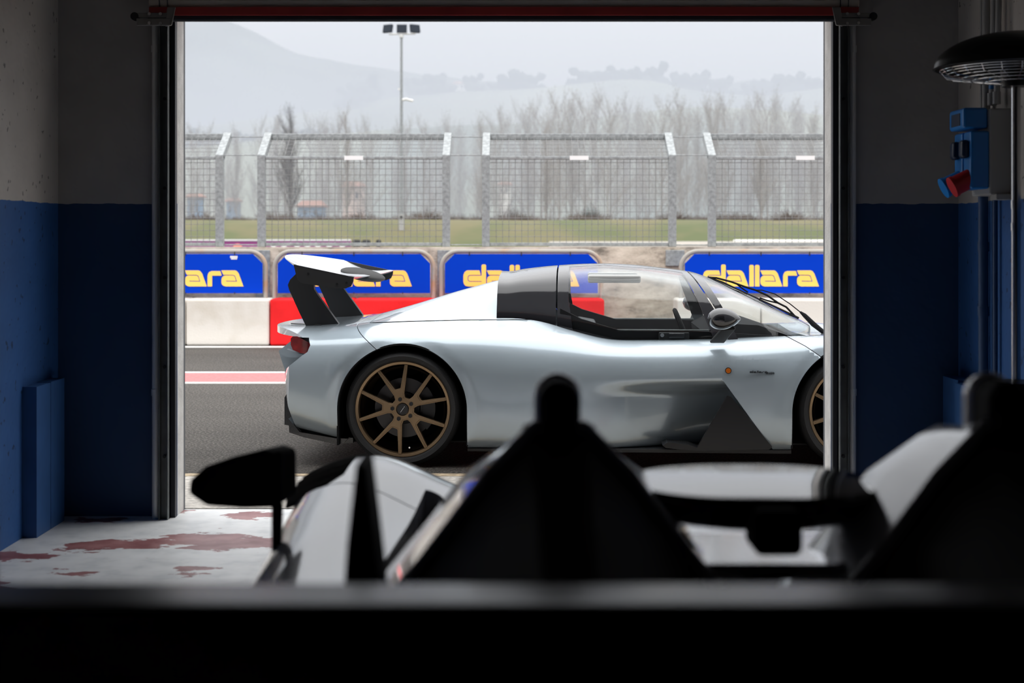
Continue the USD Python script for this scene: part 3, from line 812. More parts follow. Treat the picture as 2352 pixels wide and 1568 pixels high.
# the black triangular fin behind the front wheel
fv = .928
tri = Polygon(poly([(1671, 908), (1680, 912), (1774, 1026), (1766, 1032), (1606, 1034), (1600, 1030)], fv)).buffer(-.004).buffer(.004)
fin = prism(tri, -.935, -.905)
flange = prism(Polygon(poly([(1522, 1023), (1534, 1016), (1585, 1022), (1600, 1028), (1640, 1032), (1640, 1036), (1590, 1035), (1530, 1029)], fv)), -.925, -.78)
FINB = pbr('fin_black', (.014, .014, .015), rough=.25, spec=.35)
cp('side_fin', fin + flange, FINB)
cp('side_fin', mirror_y(fin + flange), FINB)

# canopy
CU = np.arange(.50, 2.345, .0115)
sil = [uz(x, y, 0.0) for x, y in ((1140, 620), (1171, 622.5), (1205, 617), (1280, 609), (1340, 605.5), (1390, 604.5), (1450, 607), (1500, 612), (1550, 618), (1584, 623), (1625, 636), (1700, 668), (1780, 705.5), (1834, 732), (1893, 765), (1915, 778))]
roofz = PchipInterpolator(*np.array(sil).T)
beltv = PchipInterpolator([.4, .85, 1.1, 1.35, 1.6, 1.8, 2.0, 2.12, 2.22, 2.30, 2.36], [.615, .615, .625, .66, .69, .685, .62, .52, .38, .22, .06])
bz = [uz(x, y, .63) for x, y in ((1120, 733), (1185, 735), (1280, 748), (1350, 765), (1441, 783), (1540, 785), (1640, 785), (1700, 781))] + [(1.95, .697), (2.1, .705), (2.36, .69)]
beltz = PchipInterpolator(*np.array(bz).T)


def canopy(d, drop, us):
    R = []
    for u in us:
        uc = min(max(u, .5), 2.34)
        b, z0, z1 = max(float(beltv(uc)) - d, .012), float(beltz(uc)), max(float(roofz(uc)) - d, float(beltz(uc)) + .004)
        h = z1 - z0
        P = np.array([(0, z0 - drop), (b * .99, z0 - drop), (b, z0), (b - min(.165 * h, .3 * b), z0 + .36 * h), (b - min(.40 * h, .5 * b), z0 + .73 * h), (b * .50, z0 + .925 * h), (0, z1)])
        s = np.r_[0, np.cumsum(np.linalg.norm(np.diff(P, axis=0), axis=1))]
        R.append(PchipInterpolator(s, P)(np.linspace(0, s[-1], 64)))
    H = np.array(R)
    full = np.concatenate([H, (H * [-1, 1])[:, -2:0:-1]], 1)
    full = gaussian_filter1d(full, 1.3, axis=1, mode='wrap')
    return solid(loft(np.stack([np.broadcast_to(np.asarray(us)[:, None], full.shape[:2]), -full[..., 0], full[..., 1]], -1)))


shell = canopy(0, .03, CU) - canopy(.011, .08, np.concatenate([[.45], CU[::2], [2.40]]))
L1 = poly([(1277.5, 560), (1277.5, 800)], .5)
bl = poly([(1306, 560), (1306, 690), (1310, 712), (1322, 800)], .52)
br = poly([(1556, 590), (1575, 628), (1605, 700), (1643, 800)], .5)
gl = poly([(1570, 590), (1589, 627), (1638, 710), (1672, 800)], .5)
cl = poly([(1600, 600), (1619, 637), (1655, 702), (1700, 800)], .5)
q = lambda a, b: Polygon(list(a) + list(b)[::-1])
far_l = [(.3, 1.4), (.3, .4)]
w = [(2.6, 1.4), (2.6, .4)]
off = lambda l, d: [(x + d, z) for x, z in l]
roofline = Polygon(poly([(1281, 560), (1281, 614), (1390, 609.5), (1500, 617), (1560, 625), (1592, 631), (1592, 560)], .30))
quarter = shell ^ prism(q(far_l, L1), -1, 1)
doorband = shell ^ prism(unary_union([q(off(L1, .008), bl), q(br, gl), ]), -1, 1)
roofp = (shell ^ prism(q(bl, br).intersection(roofline), -1, 1))
cp('rear_quarter_panel', quarter, BLACKG)
cp('door_frame', doorband, BLACKG)
cp('roof_panel', roofp, BLACKG)
cp('screen_frame', shell ^ prism(q(off(gl, .008), cl), -1, 1), BLACKG)
sidew = shell ^ prism(q(bl, br).difference(roofline.buffer(.001)), -1, 1)
half = mbox(-1, 4, -2, 0, -1, 2)
cp('side_window', sidew ^ half, GLASS)
cp('side_window', sidew - half, GLASS)
cp('windscreen', shell ^ prism(q(cl, w), -1, 1), GLASS)
r0, r1, r2 = uz(1171, 625, 0), uz(1215, 617, 0), uz(1180, 630, 0)
cp('roof_spoiler', hull([(r0[0], s * .16, r0[1] - .004) for s in (-1, 1)] + [(r1[0], s * .20, r1[1] - .010) for s in (-1, 1)] + [(r1[0] + .05, s * .20, r1[1] - .022) for s in (-1, 1)], .005, 10), BLACKG)
# cabin
tubp = Polygon([(.86, .25), (2.2, .25), (2.2, .70), (1.6, .735), (1.2, .735), (.98, .80), (.86, .86)])
tub = prism(tubp, -.59, .59) - prism(Polygon([(.90, .28), (2.18, .28), (2.18, 1.2), (.90, 1.2)]), -.545, .545)
cp('cabin_tub', tub, MATTE)
cp('dashboard', prism(Polygon([(1.70, .50), (1.68, .72), (1.78, .775), (1.98, .765), (2.14, .71), (2.19, .68), (2.19, .5)]), -.54, .54), MATTE)
for s in (-1, 1):
    sp = Polygon([(1.0, .3), (1.5, .3), (1.5, .40), (1.18, .42), (1.06, .74), (.95, .76), (.93, .70)]).buffer(-.02).buffer(.02)
    cp('seat', prism(sp, s * .28 - .2, s * .28 + .2), CARBON)
th = np.linspace(0, 2 * math.pi, 40)
cp('steering_wheel', tube(np.c_[1.62 - .06 * np.sin(th), .28 + .16 * np.cos(th), .66 + .15 * np.sin(th)], .013, 8), MATTE)
a0, a1 = uz(1350, 632, 0), uz(1466, 645, 0)
cp('sun_visor', rbox(a0[0], a1[0], -.42, .30, a1[1], a0[1] + .01, .012), PVC)
cp('door_trim', [rbox(1.18, 1.70, s * .575 - .015, s * .575 + .015, .728, .742, .004) for s in (-1, 1)], TRACKD)
b0, b1 = uz(1513, 783, .60), uz(1583, 763, .60)
lt = cp('door_latch', rbox(b0[0], b1[0], -.612, -.59, b0[1] + .004, b1[1], .006), CARBON)
c0 = uz(1521, 769.5, .615)
cp('lock', cyl((c0[0], -.610, c0[1]), (c0[0], -.618, c0[1]), .011, 20), CHROME, parent=lt)
c0, c1 = uz(1536, 776, .61), uz(1572, 765, .61)
cp('latch_handle', rbox(c0[0], c1[0], -.622, -.61, c0[1], c1[1], .005), BLACKG, parent=lt)

# door mirrors on slim stalks
def mirror_parts(s):
    vm = .99
    P = lambda x, y, dv=0: (lambda r: (r[0], -s * (vm + dv), r[1]))(uz(x, y, vm))
    c_ = P(1625, 732)
    e_ = P(1702, 735)
    L_ = e_[0] - c_[0]
    t_ = np.linspace(0, 1, 26)
    rr = .062 * np.sqrt(np.clip(1 - (1 - np.minimum(t_ / .42, 1)) ** 2.2, 0, 1)) * np.where(t_ > .42, np.clip(1 - ((t_ - .42) / .58) ** 2.0, 0, 1) ** .85, 1) + .0008
    pod = lathe(np.c_[rr, t_ * L_], 40)
    pod.apply_transform(np.array([[0, 0, 1, c_[0]], [1.25, 0, 0, c_[1]], [0, .93, 0, c_[2]], [0, 0, 0, 1.0]]))
    if pod.volume < 0:
        pod.invert()
    stem = hull([P(1659, 756), P(1686, 754), P(1640, 789, -.16), P(1668, 789, -.16)], .008, 12)
    m_ = cp('door_mirror', tm(pod), BLACKG, 60)
    cp('mirror_stalk', stem, SATIN, parent=m_)


mirror_parts(1)
mirror_parts(-1)
# wipers
W2 = lambda pts, v: [(lambda r: (r[0], -v, r[1]))(uz(x, y, v)) for x, y in pts]
wp = cp('wiper', tube(W2([(1625, 637.5), (1660, 650), (1700, 669), (1750, 692), (1795, 713), (1834, 731.5)], -.02), .010, 8), MATTE)
cp('wiper_bridge', [tube(W2([(1628, 637), (1645, 638), (1680, 647), (1710, 658), (1737, 666.5), (1762, 678), (1788, 696), (1806, 705), (1826, 726)], -.02), .0065, 6), tube(W2([(1690, 650), (1706, 663), (1718, 671)], -.02), .005, 6), tube(W2([(1745, 684), (1762, 690), (1788, 696)], -.02), .005, 6)], MATTE, parent=wp)
wa = cp('wiper_arm', [tube(W2([(1893, 764), (1868, 744), (1848, 724), (1838, 716)], .0), [.013, .016, .013, .006], 8), tube(W2([(1840, 718), (1815, 698), (1780, 675), (1750, 666), (1737, 666)], .0), .0035, 6)], MATTE)
# side lamp and lettering on the fender
c0 = uz(1673.5, 851.5, .93)
v0 = side_v(*c0)
sl = cp('side_lamp', cyl((c0[0], -v0 + .01, c0[1]), (c0[0], -v0 - .004, c0[1]), .0172, 32), CARBON, label='round black rim with an orange lens')
cp('lamp_lens', cyl((c0[0], -v0, c0[1]), (c0[0], -v0 - .008, c0[1]), .0135, 32), ORANGE, parent=sl)
t0_ = uz(1722, 856.5, .93)
v1 = max(side_v(t0_[0] + d, t0_[1]) for d in (0, .08, .16)) + .0005
lw = .098
lets = unary_union([affinity.translate(affinity.scale(g_, lw, lw * .72, origin=(0, 0)), t0_[0], t0_[1]) for g_ in WORD])
cp('lettering', prism(lets, -v1 - .0015, -v1 + .003), GRAPHITE, smooth=False)
tx = meshkit.text_mesh('Stradale', .0135, .004)
tx.apply_transform(np.array([[.62, .20, 0, 0], [0, 1, 0, 0], [0, 0, 1, 0], [0, 0, 0, 1.0]]))
tx.apply_transform(np.array([[1, 0, 0, t0_[0] + lw * .88], [0, 0, -1, -v1 + .002], [0, 1, 0, t0_[1] - .006], [0, 0, 0, 1.0]]))
cp('lettering', tx, GRAPHITE, smooth=False)

# rear wing: bowed blade, end plates, two swept pylons
n_, R = 49, []
for v in np.linspace(-.80, .80, n_):
    k = (v / .80) ** 2
    T, Lp = np.array([-.805 + .19 * k, 1.157 - .046 * k]), np.array([-.30 + .02 * k, 1.030 + .012 * k])
    d = Lp - T
    nrm = np.array([-d[1], d[0]]) / np.linalg.norm(d)
    if nrm[1] < 0:
        nrm = -nrm
    s = np.linspace(0, 1, 18)
    th_ = .052 * (np.sqrt(1 - s + 1e-9) * 0 + 1) * (s ** .7) * np.sqrt(np.clip(1 - s, 0, 1)) * 1.3
    camb = -.045 * np.sin(np.pi * s)
    up = T + d * s[:, None] + nrm * (camb + th_ * .5 + .002)[:, None]
    dn = T + d * s[:, None] + nrm * (camb - th_ * .5 - .002)[:, None]
    loop = np.vstack([up, dn[::-1]])
    R.append(np.c_[loop[:, 0], np.full(len(loop), -v), loop[:, 1]])
wing = cp('rear_wing', loft(np.array(R)), WINGW, 40)
nose = trimesh.creation.icosphere(3, 1.0)
nose.apply_scale((.135, .30, .035))
nose.apply_transform(trimesh.transformations.rotation_matrix(math.radians(13), (0, 1, 0)))
e0 = uz(834, 626, -.10)
nose.apply_translation((e0[0], .10, e0[1] - .012))
cp('wing_nose', nose, SATIN, 60, parent=wing, label='dark rounded nose at the middle of the wing')
ep = Polygon(poly([(675, 607), (813, 636), (812, 646), (807, 657), (795, 662), (773, 662), (694, 650), (684, 643)], .80))
for y in (-.812, .80):
    e_ = cp('end_plate', prism(ep, y, y + .012), CARBON, parent=wing)
for x, y in ((708, 628), (774, 652), (796, 649)):
    c0 = uz(x, y, .81)
    cp('screw', cyl((c0[0], -.812, c0[1]), (c0[0], -.816, c0[1]), .006, 12), MATTE, parent=wing)
py_ = Polygon(poly([(681, 629), (668, 642), (663, 654), (666, 665), (690, 718), (710, 759), (748, 760), (794, 752), (780, 744), (757, 712), (732, 678), (723, 664), (722, 645), (722, 630), (700, 622)], .45)).buffer(-.006).buffer(.006)
for s in (-1, 1):
    a, b = sorted((s * .43, s * .475))
    cp('wing_pylon', prism(py_, a, b), CARBON)
cp('deck_seam', [hull([(-.52, s * .52, .757), (-.74, s * .30, .752)], .003, 8) for s in (-1, 1)], IRON)


# wheels
def spoke_shape(R):
    parts = [Point(0, 0).buffer(.25 * R, 48)]
    for k in range(5):
        a = math.radians(32 + 72 * k)
        P = lambda r, t: (r * R * math.cos(a + t), r * R * math.sin(a + t))
        parts.append(Polygon([P(.10, -1.2), P(.32, -.36), P(.46, -.23), P(.46, .23), P(.32, .36), P(.10, 1.2)]))
        for s in (-1, 1):
            p0, p1 = np.array(P(.36, s * .20)), np.array(P(.97, s * math.radians(18.5)))
            d = (p1 - p0) / np.linalg.norm(p1 - p0)
            nn = np.array([-d[1], d[0]])
            parts.append(Polygon([p0 + nn * .050 * R, p1 + nn * .034 * R, p1 - nn * .034 * R, p0 - nn * .050 * R]))
    s = unary_union(parts)
    s = s.buffer(.035 * R).buffer(-.035 * R)
    return s.buffer(-.012 * R).buffer(.012 * R)


def make_wheel(parent, c, s, R=.2625, RT=.318, wide=.26, cal=True):
    """Wheel in the car's frame: c = (u, v of the outer face, z); s = +1 near side, -1 far side."""
    u, v, z = c
    Y = lambda d: -s * (v - d)                        # d metres inward from the outer face
    place = lambda m_: m_.apply_translation((u, 0, z))
    ypro = lambda prof, n=72: place(lathe([(r, -Y(d)) for r, d in prof], n, 'y'))
    rim = part(parent, 'wheel', ypro([(R - .021, .055), (R - .016, .022), (R - .002, .016), (R + .003, .020), (R + .003, .034), (R - .006, .05), (R - .03, .10), (R - .035, wide), (R - .045, wide), (R - .042, .10)]), BRONZE, 40, True)
    FRAMES[rim] = np.eye(4)
    k = lambda nm, g_, m_, sm=30, **kw: part(rim, nm, g_, m_, sm, True, **kw)
    k('tyre', ypro([(R - .002, .024), (R + .010, .004), (R + .030, -.002), (RT - .022, .004), (RT - .006, .020), (RT, .045), (RT, wide - .045), (RT - .008, wide - .02), (R + .02, wide), (R - .01, wide - .02)], 96), RUBBER, 40)
    k('barrel', ypro([(R - .016, .05), (R - .036, .11), (R - .040, wide - .01), (R - .048, wide - .01), (R - .046, .11), (R - .028, .05)]), BARREL, 40)
    sh = spoke_shape(R - .008)
    a, b = sorted((Y(.020), Y(.060)))
    flat = prism(affinity.translate(sh, u, z), a, b)
    inner = affinity.translate(sh.buffer(-.0075), u, z)
    a2, b2 = sorted((Y(.016), Y(.06)))
    k('spokes', (flat + prism(inner, a2, b2)) - tsolid(cyl((u, Y(-.05), z), (u, Y(.034), z), .036, 40)), BRONZE, 30)
    k('hub_cap', cyl((u, Y(.018), z), (u, Y(.05), z), .0315, 36), CARBON)
    d0 = np.array([math.cos(math.radians(55)), math.sin(math.radians(55))])
    k('cap_lettering', [box(-.0045, .0045, 0, .001, -.0012, .0012).apply_transform(trimesh.transformations.rotation_matrix(-math.radians(55), (0, 1, 0))).apply_translation((u + d0[0] * q_, Y(.0175), z + d0[1] * q_)) for q_ in (-.016, -.006, .004, .015)], MARKW)
    for j in range(5):
        a = math.radians(104 + 72 * j)
        p = (u + .056 * math.cos(a), z + .056 * math.sin(a))
        k('wheel_nut', cyl((p[0], Y(.008), p[1]), (p[0], Y(.04), p[1]), .0115, 6), IRON)
    k('valve', cyl((u + .035, Y(.06), z - R + .05), (u + .036, Y(.03), z - R + .05), .005, 10), CHROME)
    if cal:
        k('brake_disc', ypro([(.001, .10), (.165, .10), (.165, .125), (.001, .125)], 60), DISC)
        k('disc_bell', ypro([(.001, .085), (.085, .085), (.09, .10), (.001, .10)], 40), IRON)
        ang = np.linspace(-.75, .75, 12)
        cpoly = Polygon([(u + .175 * math.cos(x), z + .175 * math.sin(x)) for x in ang] + [(u + .105 * math.cos(x), z + .105 * math.sin(x)) for x in ang[::-1]])
        a, b = sorted((Y(.075), Y(.15)))
        k('brake_caliper', prism(cpoly, a, b), CARBON)
    return rim


def tsolid(t):
    return solid(t)


for u0 in (0.0, 2.475):
    for s in (1, -1):
        make_wheel(car, (u0, .902, WZ), s)

# ------------------------------------------------------------------ the open car in the garage, seen over its tail
FCX = .386
ST2 = {  # along its length (towards the door): half sections (a, z)
    1.02: [(.60, .30), (.84, .40), (.86, .52), (.84, .64), (.76, .70), (.55, .71), (.3, .715), .715],
    1.5: [(.80, .16), (.89, .32), (.91, .50), (.88, .63), (.78, .705), (.55, .715), (.3, .72), .72],
    2.0: [(.84, .12), (.90, .30), (.91, .48), (.88, .60), (.79, .68), (.58, .70), (.3, .70), .70],
    2.4: [(.84, .11), (.90, .30), (.915, .46), (.885, .59), (.80, .662), (.60, .645), (.3, .63), .63],
    2.9: [(.84, .11), (.91, .30), (.925, .48), (.89, .605), (.79, .672), (.57, .615), (.3, .60), .60],
    3.25: [(.84, .11), (.92, .28), (.935, .50), (.90, .625), (.78, .685), (.55, .60), (.3, .575), .58],
    3.6: [(.84, .11), (.93, .28), (.94, .52), (.90, .645), (.77, .700), (.50, .60), (.25, .57), .575],
    4.0: [(.82, .11), (.91, .26), (.91, .44), (.87, .56), (.75, .645), (.48, .54), (.25, .52), .53],
    4.4: [(.74, .12), (.83, .20), (.83, .32), (.79, .42), (.68, .49), (.45, .42), (.25, .42), .43],
    4.75: [(.50, .14), (.56, .18), (.55, .24), (.52, .29), (.45, .32), (.3, .31), (.2, .31), .31]}
Y2 = np.arange(1.02, 4.751, .018)
S2 = sections(ST2, Y2, 90, 1.8, 3.0)
FB = solid(loft(np.stack([S2[..., 0], np.broadcast_to(Y2[:, None], S2.shape[:2]), S2[..., 1]], -1)))
fcar = thing('open_sports_car', 'white open sports car in the foreground seen from behind over its black wing', 'car', (FCX, 0, 0))
FRAMES[fcar] = np.eye(4)


def fp(name, g, m, smooth=30, parent=None, **k):
    p = part(parent or fcar, name, g, m, smooth, True, **k)
    FRAMES[p] = np.eye(4)
    return p


def fpx(px, py, y):
    """A pixel of the drawing taken to the depth y, in the open car's frame."""
    p = at(px, py, y)
    return (p[0] - FCX, p[2])


wells2 = M()
for y0 in (1.25, 3.72):
    c = M.cylinder(.5, .305, .305, 80).rotate((0, 90, 0)).translate((0, y0, .29))
    wells2 = wells2 + c.translate((.58, 0, 0)) + c.translate((-1.08, 0, 0))
ck = plan(Polygon([(-.60, 2.12), (-.62, 2.5), (-.58, 3.5), (-.40, 3.18), (.40, 3.18), (.58, 3.5), (.62, 2.5), (.60, 2.12)]).buffer(.02), .22, 1.2)
louv = Polygon([(-.98, 3.40), (-.94, 3.40), (-.82, 3.33), (-.79, 3.42), (-.785, 3.80), (-.81, 3.86), (-.98, 3.82)])
lv = plan(louv, .50, 1.2)
fbody = FB - ck - wells2 - lv - lv.mirror((1, 0, 0))
seam = [plan(LineString([(-.95, 3.36), (-.80, 3.33), (-.60, 3.30), (-.30, 3.30)]).buffer(.004), .4, 1.0), plan(LineString([(.95, 3.36), (.80, 3.33), (.60, 3.30), (.30, 3.30)]).buffer(.004), .4, 1.0)]
fbody = fbody - seam[0] - seam[1]
cover2 = plan(sbox(-.60, 1.0, .60, 2.12), .6, 1.2)
fp('body', fbody - cover2, FPAINT)
fp('engine_cover', fbody ^ cover2, SATIN)
inner = plan(Polygon([(-.60, 2.13), (-.62, 2.5), (-.58, 3.5), (-.40, 3.17), (.40, 3.17), (.58, 3.5), (.62, 2.5), (.60, 2.13)]).buffer(.018), .18, .56)
fp('cockpit_tub', inner - plan(Polygon([(-.58, 2.15), (-.60, 2.5), (-.56, 2.93), (-.39, 3.15), (.39, 3.15), (.56, 2.93), (.60, 2.5), (.58, 2.15)]), .22, 1.0), MATTE)
for s in (-1, 1):
    fp('cockpit_sill', tube([(s * .625, 2.2, .640), (s * .64, 2.5, .632), (s * .60, 2.95, .622), (s * .42, 3.19, .60)], .014, 8), MATTE)
    # louvres over the front wheels
    for k in range(5):
        y = 3.44 + .085 * k
        zt = .684 - .004 * (k - 2) ** 2 * .5
        pts = [(s * a, y, zt - .20 * (a - .79) - 1.3 * (a - .79) ** 2) for a in np.linspace(.780, .925, 8)]
        fp('louvre', M.batch_hull([hull(pts, .005, 8), hull([(p[0], p[1] - .03, p[2] - .016) for p in pts], .005, 8)]), CARBON)
    # head fairing with its hoop
    cx = s * .319
    wz = np.array([(.700, .275), (.731, .25), (.791, .195), (.854, .147), (.917, .10), (.967, .052), (.985, .036)])
    out = [(cx - w_, z) for z, w_ in wz] + [(cx + w_, z) for z, w_ in wz[::-1]]
    wf_ = np.array([(.640, .325), (.70, .285), (.745, .249), (.807, .198), (.883, .140), (.939, .060), (.955, .03)])
    secs = []
    for y, k, sh in ((2.02, 0, 1), (2.10, .34, 1), (2.18, .67, 1), (2.26, 1, 1), (2.30, 1.0, .93)):
        q2 = wz[:, ::-1] * (1 - k) + wf_[:, ::-1] * k
        secs.append([(cx - w_ * sh, y, z - (1 - sh) * .2) for w_, z in q2] + [(cx + w_ * sh, y, z - (1 - sh) * .2) for w_, z in q2[::-1]])
    fp('head_fairing', loft(np.array(secs)), FPAINT, 40)
    secs = []
    for y, k, top in ((2.016, .965, .975), (1.95, .90, .955), (1.85, .85, .925), (1.6, .73, .86), (1.3, .60, .78), (1.1, .52, .735)):
        sc_ = (top - .700) / .285
        secs.append([(cx + (x - cx) * k * (1 - .15 * (y < 1.5)), y, .700 + (z - .700) * sc_) for x, z in out])
    fp('fairing_edge', tube([(x, 2.015, z) for x, z in out[:7]] + [(x, 2.015, z) for x, z in out[7:]], .010, 10), FPAINT, 50)
    fp('fairing_back', loft(np.array(secs)), SATIN, 40)
    hoop = fp('head_hoop', hull([(cx, 2.02, .96), (cx, 2.02, 1.020), (cx, 2.08, .96), (cx, 2.08, 1.018)], .0295, 20) + hull([(cx, 2.00, .99), (cx - .012, 2.0, .90), (cx + .012, 2.0, .90), (cx, 1.99, .80)], .026, 16), MATTE, 40)
    fp('hoop_rim', hull([(cx, 2.10, .95), (cx, 2.10, 1.020), (cx, 2.11, .95), (cx, 2.11, 1.018)], .0345, 24), FPAINT, 40, parent=hoop)
    for d in (-1, 1):
        fp('hoop_bolt', trimesh.creation.icosphere(2, .0105).apply_translation((cx + d * .043, 2.03, .978)), CHROME, 60, parent=hoop)
    fp('head_pad', rbox(cx - .056, cx + .056, 1.86, 1.98, .76, .885, .022), MATTE)
    # seat, upright blade, mirror
    fp('seat', [hull([(cx - .17, 2.28, .30), (cx + .17, 2.28, .30), (cx - .15, 2.20, .62), (cx + .15, 2.20, .62)], .035, 12), hull([(cx - .17, 2.30, .28), (cx + .17, 2.30, .28), (cx - .17, 2.75, .30), (cx + .17, 2.75, .30)], .035, 12)], MATTE)
    bl_ = [(-.590 + .0, .955), (-.578, .955), (-.565, .85), (-.548, .70), (-.612, .70), (-.602, .85)]
    fp('upright_blade', prism(Polygon([(-s * x if s > 0 else x, z) for x, z in bl_]), 1.86, 1.96), MATTE)
    fp('blade_foot', hull([(s * .58, 1.84, .70), (s * .58, 1.98, .70), (s * .58, 1.86, .735)], .03, 12), CARBON)
    mp_ = [fpx(x, y, 2.9) for x, y in ((452, 1108), (480, 1083), (540, 1062), (605, 1046), (622, 1052), (624, 1150), (560, 1152), (480, 1146), (450, 1126))]
    sg = 1 if s < 0 else -1
    mm_ = fp('door_mirror', hull([(sg * x, 2.9, z) for x, z in mp_] + [(sg * (x * .9 - .06), 2.97, .08 + z * .9) for x, z in mp_[1:-1]], .013, 12), MATTE, 40)
    st = [fpx(x, y, 2.9) for x, y in ((640, 1046), (637, 1160), (634, 1344))]
    fp('mirror_stalk', hull([(sg * st[0][0], 2.9, st[0][1]), (sg * st[1][0], 2.9, st[1][1])], .010, 12) + hull([(sg * st[1][0], 2.9, st[1][1]), (sg * st[2][0], 2.9, st[2][1] - .02)], [.012, .009], 12), MATTE, parent=mm_)
# the glossy bridge between the fairings, its bracket, and the bright deck below it
th = np.linspace(0, 2 * math.pi, 48, endpoint=False)
lens = []
for k, (zo, r) in enumerate([(-.058, .30), (-.050, .66), (-.034, .88), (-.012, .98), (.002, 1.0), (.010, .97), (.014, .6), (.016, .2)]):
    lens.append(np.c_[.205 * r * np.sign(np.cos(th)) * np.abs(np.cos(th)) ** .8, 2.27 + .165 * r * np.sin(th), np.full(48, .856 + zo)])
br = fp('bridge_panel', loft(np.array(lens)), pbr('bridge_gloss', (.015, .015, .016), rough=.08, spec=.5, coat=.45), 40)
fp('bridge_bracket', rbox(-.035, .035, 2.05, 2.15, .792, .858, .012), MATTE, parent=br)
fp('bridge_arm', hull([(-.25, 2.27, .825), (.25, 2.27, .825)], .012, 12), MATTE, parent=br)
fp('rear_deck', hull([(-.22, 2.09, .762), (.22, 2.09, .762), (-.20, 2.44, .735), (.20, 2.44, .735)], .012, 12), pbr('mirror_deck', (.80, .80, .83), rough=.12, metal=.9))
# rear wing of the open car
yz = np.array([(1.452, .893), (1.448, .900), (1.42, .9045), (1.37, .9095), (1.33, .9135), (1.302, .9162), (1.297, .913), (1.297, .835), (1.305, .83), (1.35, .845), (1.42, .87), (1.445, .885)])
wsec = np.array([np.c_[np.full(len(yz), a), yz] for a in np.linspace(-.92, .92, 21)])
fw = fp('rear_wing', loft(wsec), pbr('wing_black', (.014, .014, .015), rough=.30, spec=.45), 40)
fp('end_plate', [box(s * .925 - .006, s * .925 + .006, 1.27, 1.47, .80, .955) for s in (-1,)], CARBON, parent=fw)
fp('end_plate', box(.919, .931, 1.27, 1.47, .80, .955), CARBON, parent=fw)
for s in (-1, 1):
    fp('wing_pylon', hull([(s * .62, 1.34, .86), (s * .62, 1.41, .88), (s * .62, 1.36, .69), (s * .62, 1.48, .69)], .012, 10), CARBON)
for y0 in (1.25, 3.72):
    for s in (-1, 1):
        def ty(pf, n=60):
            m_ = lathe(pf, n)
            m_.apply_transform(trimesh.transformations.rotation_matrix(math.pi / 2, (0, 1, 0)))
            return m_.apply_translation((s * .77, y0, .290))
        w_ = fp('wheel', ty([(.20, -.11), (.235, -.11), (.245, -.09), (.245, .09), (.235, .11), (.20, .11), (.05, .07 * s), (.05, .02 * s)]), BRONZE)
        fp('tyre', ty([(.23, -.115), (.265, -.12), (.290, -.09), (.290, .09), (.265, .12), (.23, .115)]), RUBBER, 40, parent=w_)

# ------------------------------------------------------------------ beyond the fence
t = thing('trackside_banner', 'purple banner strip with white and pink print beyond the fence', 'banner', (*at(600, 570, 46)[:2], 0))
x0, x1 = at(200, 0, 46)[0], at(806, 0, 46)[0]
zb = lambda py: at(0, py, 46)[2]
part(t, 'panel', box(x0, x1, 46, 46.08, 0, zb(549.5)), PURPLE)
part(t, 'white_band', [box(x0, x1, 45.98, 46, zb(553), zb(549.5)), box(x0, at(640, 0, 46)[0], 45.98, 46, 0, zb(567))], MARKW)
part(t, 'round_mark', [cyl((at(546, 0, 46)[0], 45.985, zb(570)), (at(546, 0, 46)[0], 45.97, zb(570)), 11 / 71.0, 30)], PINK)
for k, px in enumerate((628, 652, 682, 706, 730, 756, 786)):
    c = at(px, 576, 45.95)
    part(t, 'letter_arc', tube([(c[0] + .13 * math.cos(u), 45.95, c[2] + .14 * math.sin(u)) for u in np.linspace(0, math.pi, 12)], .028, 8), MARKW)
for k, (p0, p1) in enumerate(((806, 828), (828, 850), (861, 874))):
    c = at((p0 + p1) / 2, 552, 46.6)
    r = (p1 - p0) / 2 / FP * 46.6
    t = thing('tyre_stack', ['left black tyre stack at the end of the purple banner', 'right black tyre stack at the end of the purple banner', 'lone black tyre stack beside the mast base'][k], 'tyres', (c[0], 46.9, 0), 0, 'tyre stacks')
    for q in range(6):
        m_ = trimesh.creation.torus(r * .62, r * .38, 20, 8)
        m_.apply_scale((1, 1, .11 / (r * .38)))
        part(t, 'tyre', m_.apply_translation((c[0], 46.9, .11 + .205 * q)), RUBBER, 60)
t = thing('white_barrier', 'long white barrier wall beyond the fence on the right', 'barrier', (*at(1600, 0, 46)[:2], 0))
part(t, 'wall', box(at(1262, 0, 46)[0], at(2300, 0, 46)[0], 46, 46.3, 0, zb(554)), WHITEC)
part(t, 'cap', box(at(1262, 0, 46)[0], at(2300, 0, 46)[0], 45.97, 46.32, zb(561), zb(560)), SLATB)
t = thing('white_guard_rail', 'bright white rail standing behind the barrier at the right', 'rail', (*at(1800, 0, 47)[:2], 0))
part(t, 'rail', hull([(at(1688, 0, 47)[0], 47, at(0, 554.5, 47)[2]), (at(2300, 0, 47)[0], 47, at(0, 555.5, 47)[2])], .065, 12), LAMPW)
for px in (1720, 1840, 1960):
    x = at(px, 0, 47)[0]
    part(t, 'rail_post', box(x - .04, x + .04, 47.02, 47.1, -.1, 1.15), LAMPW)

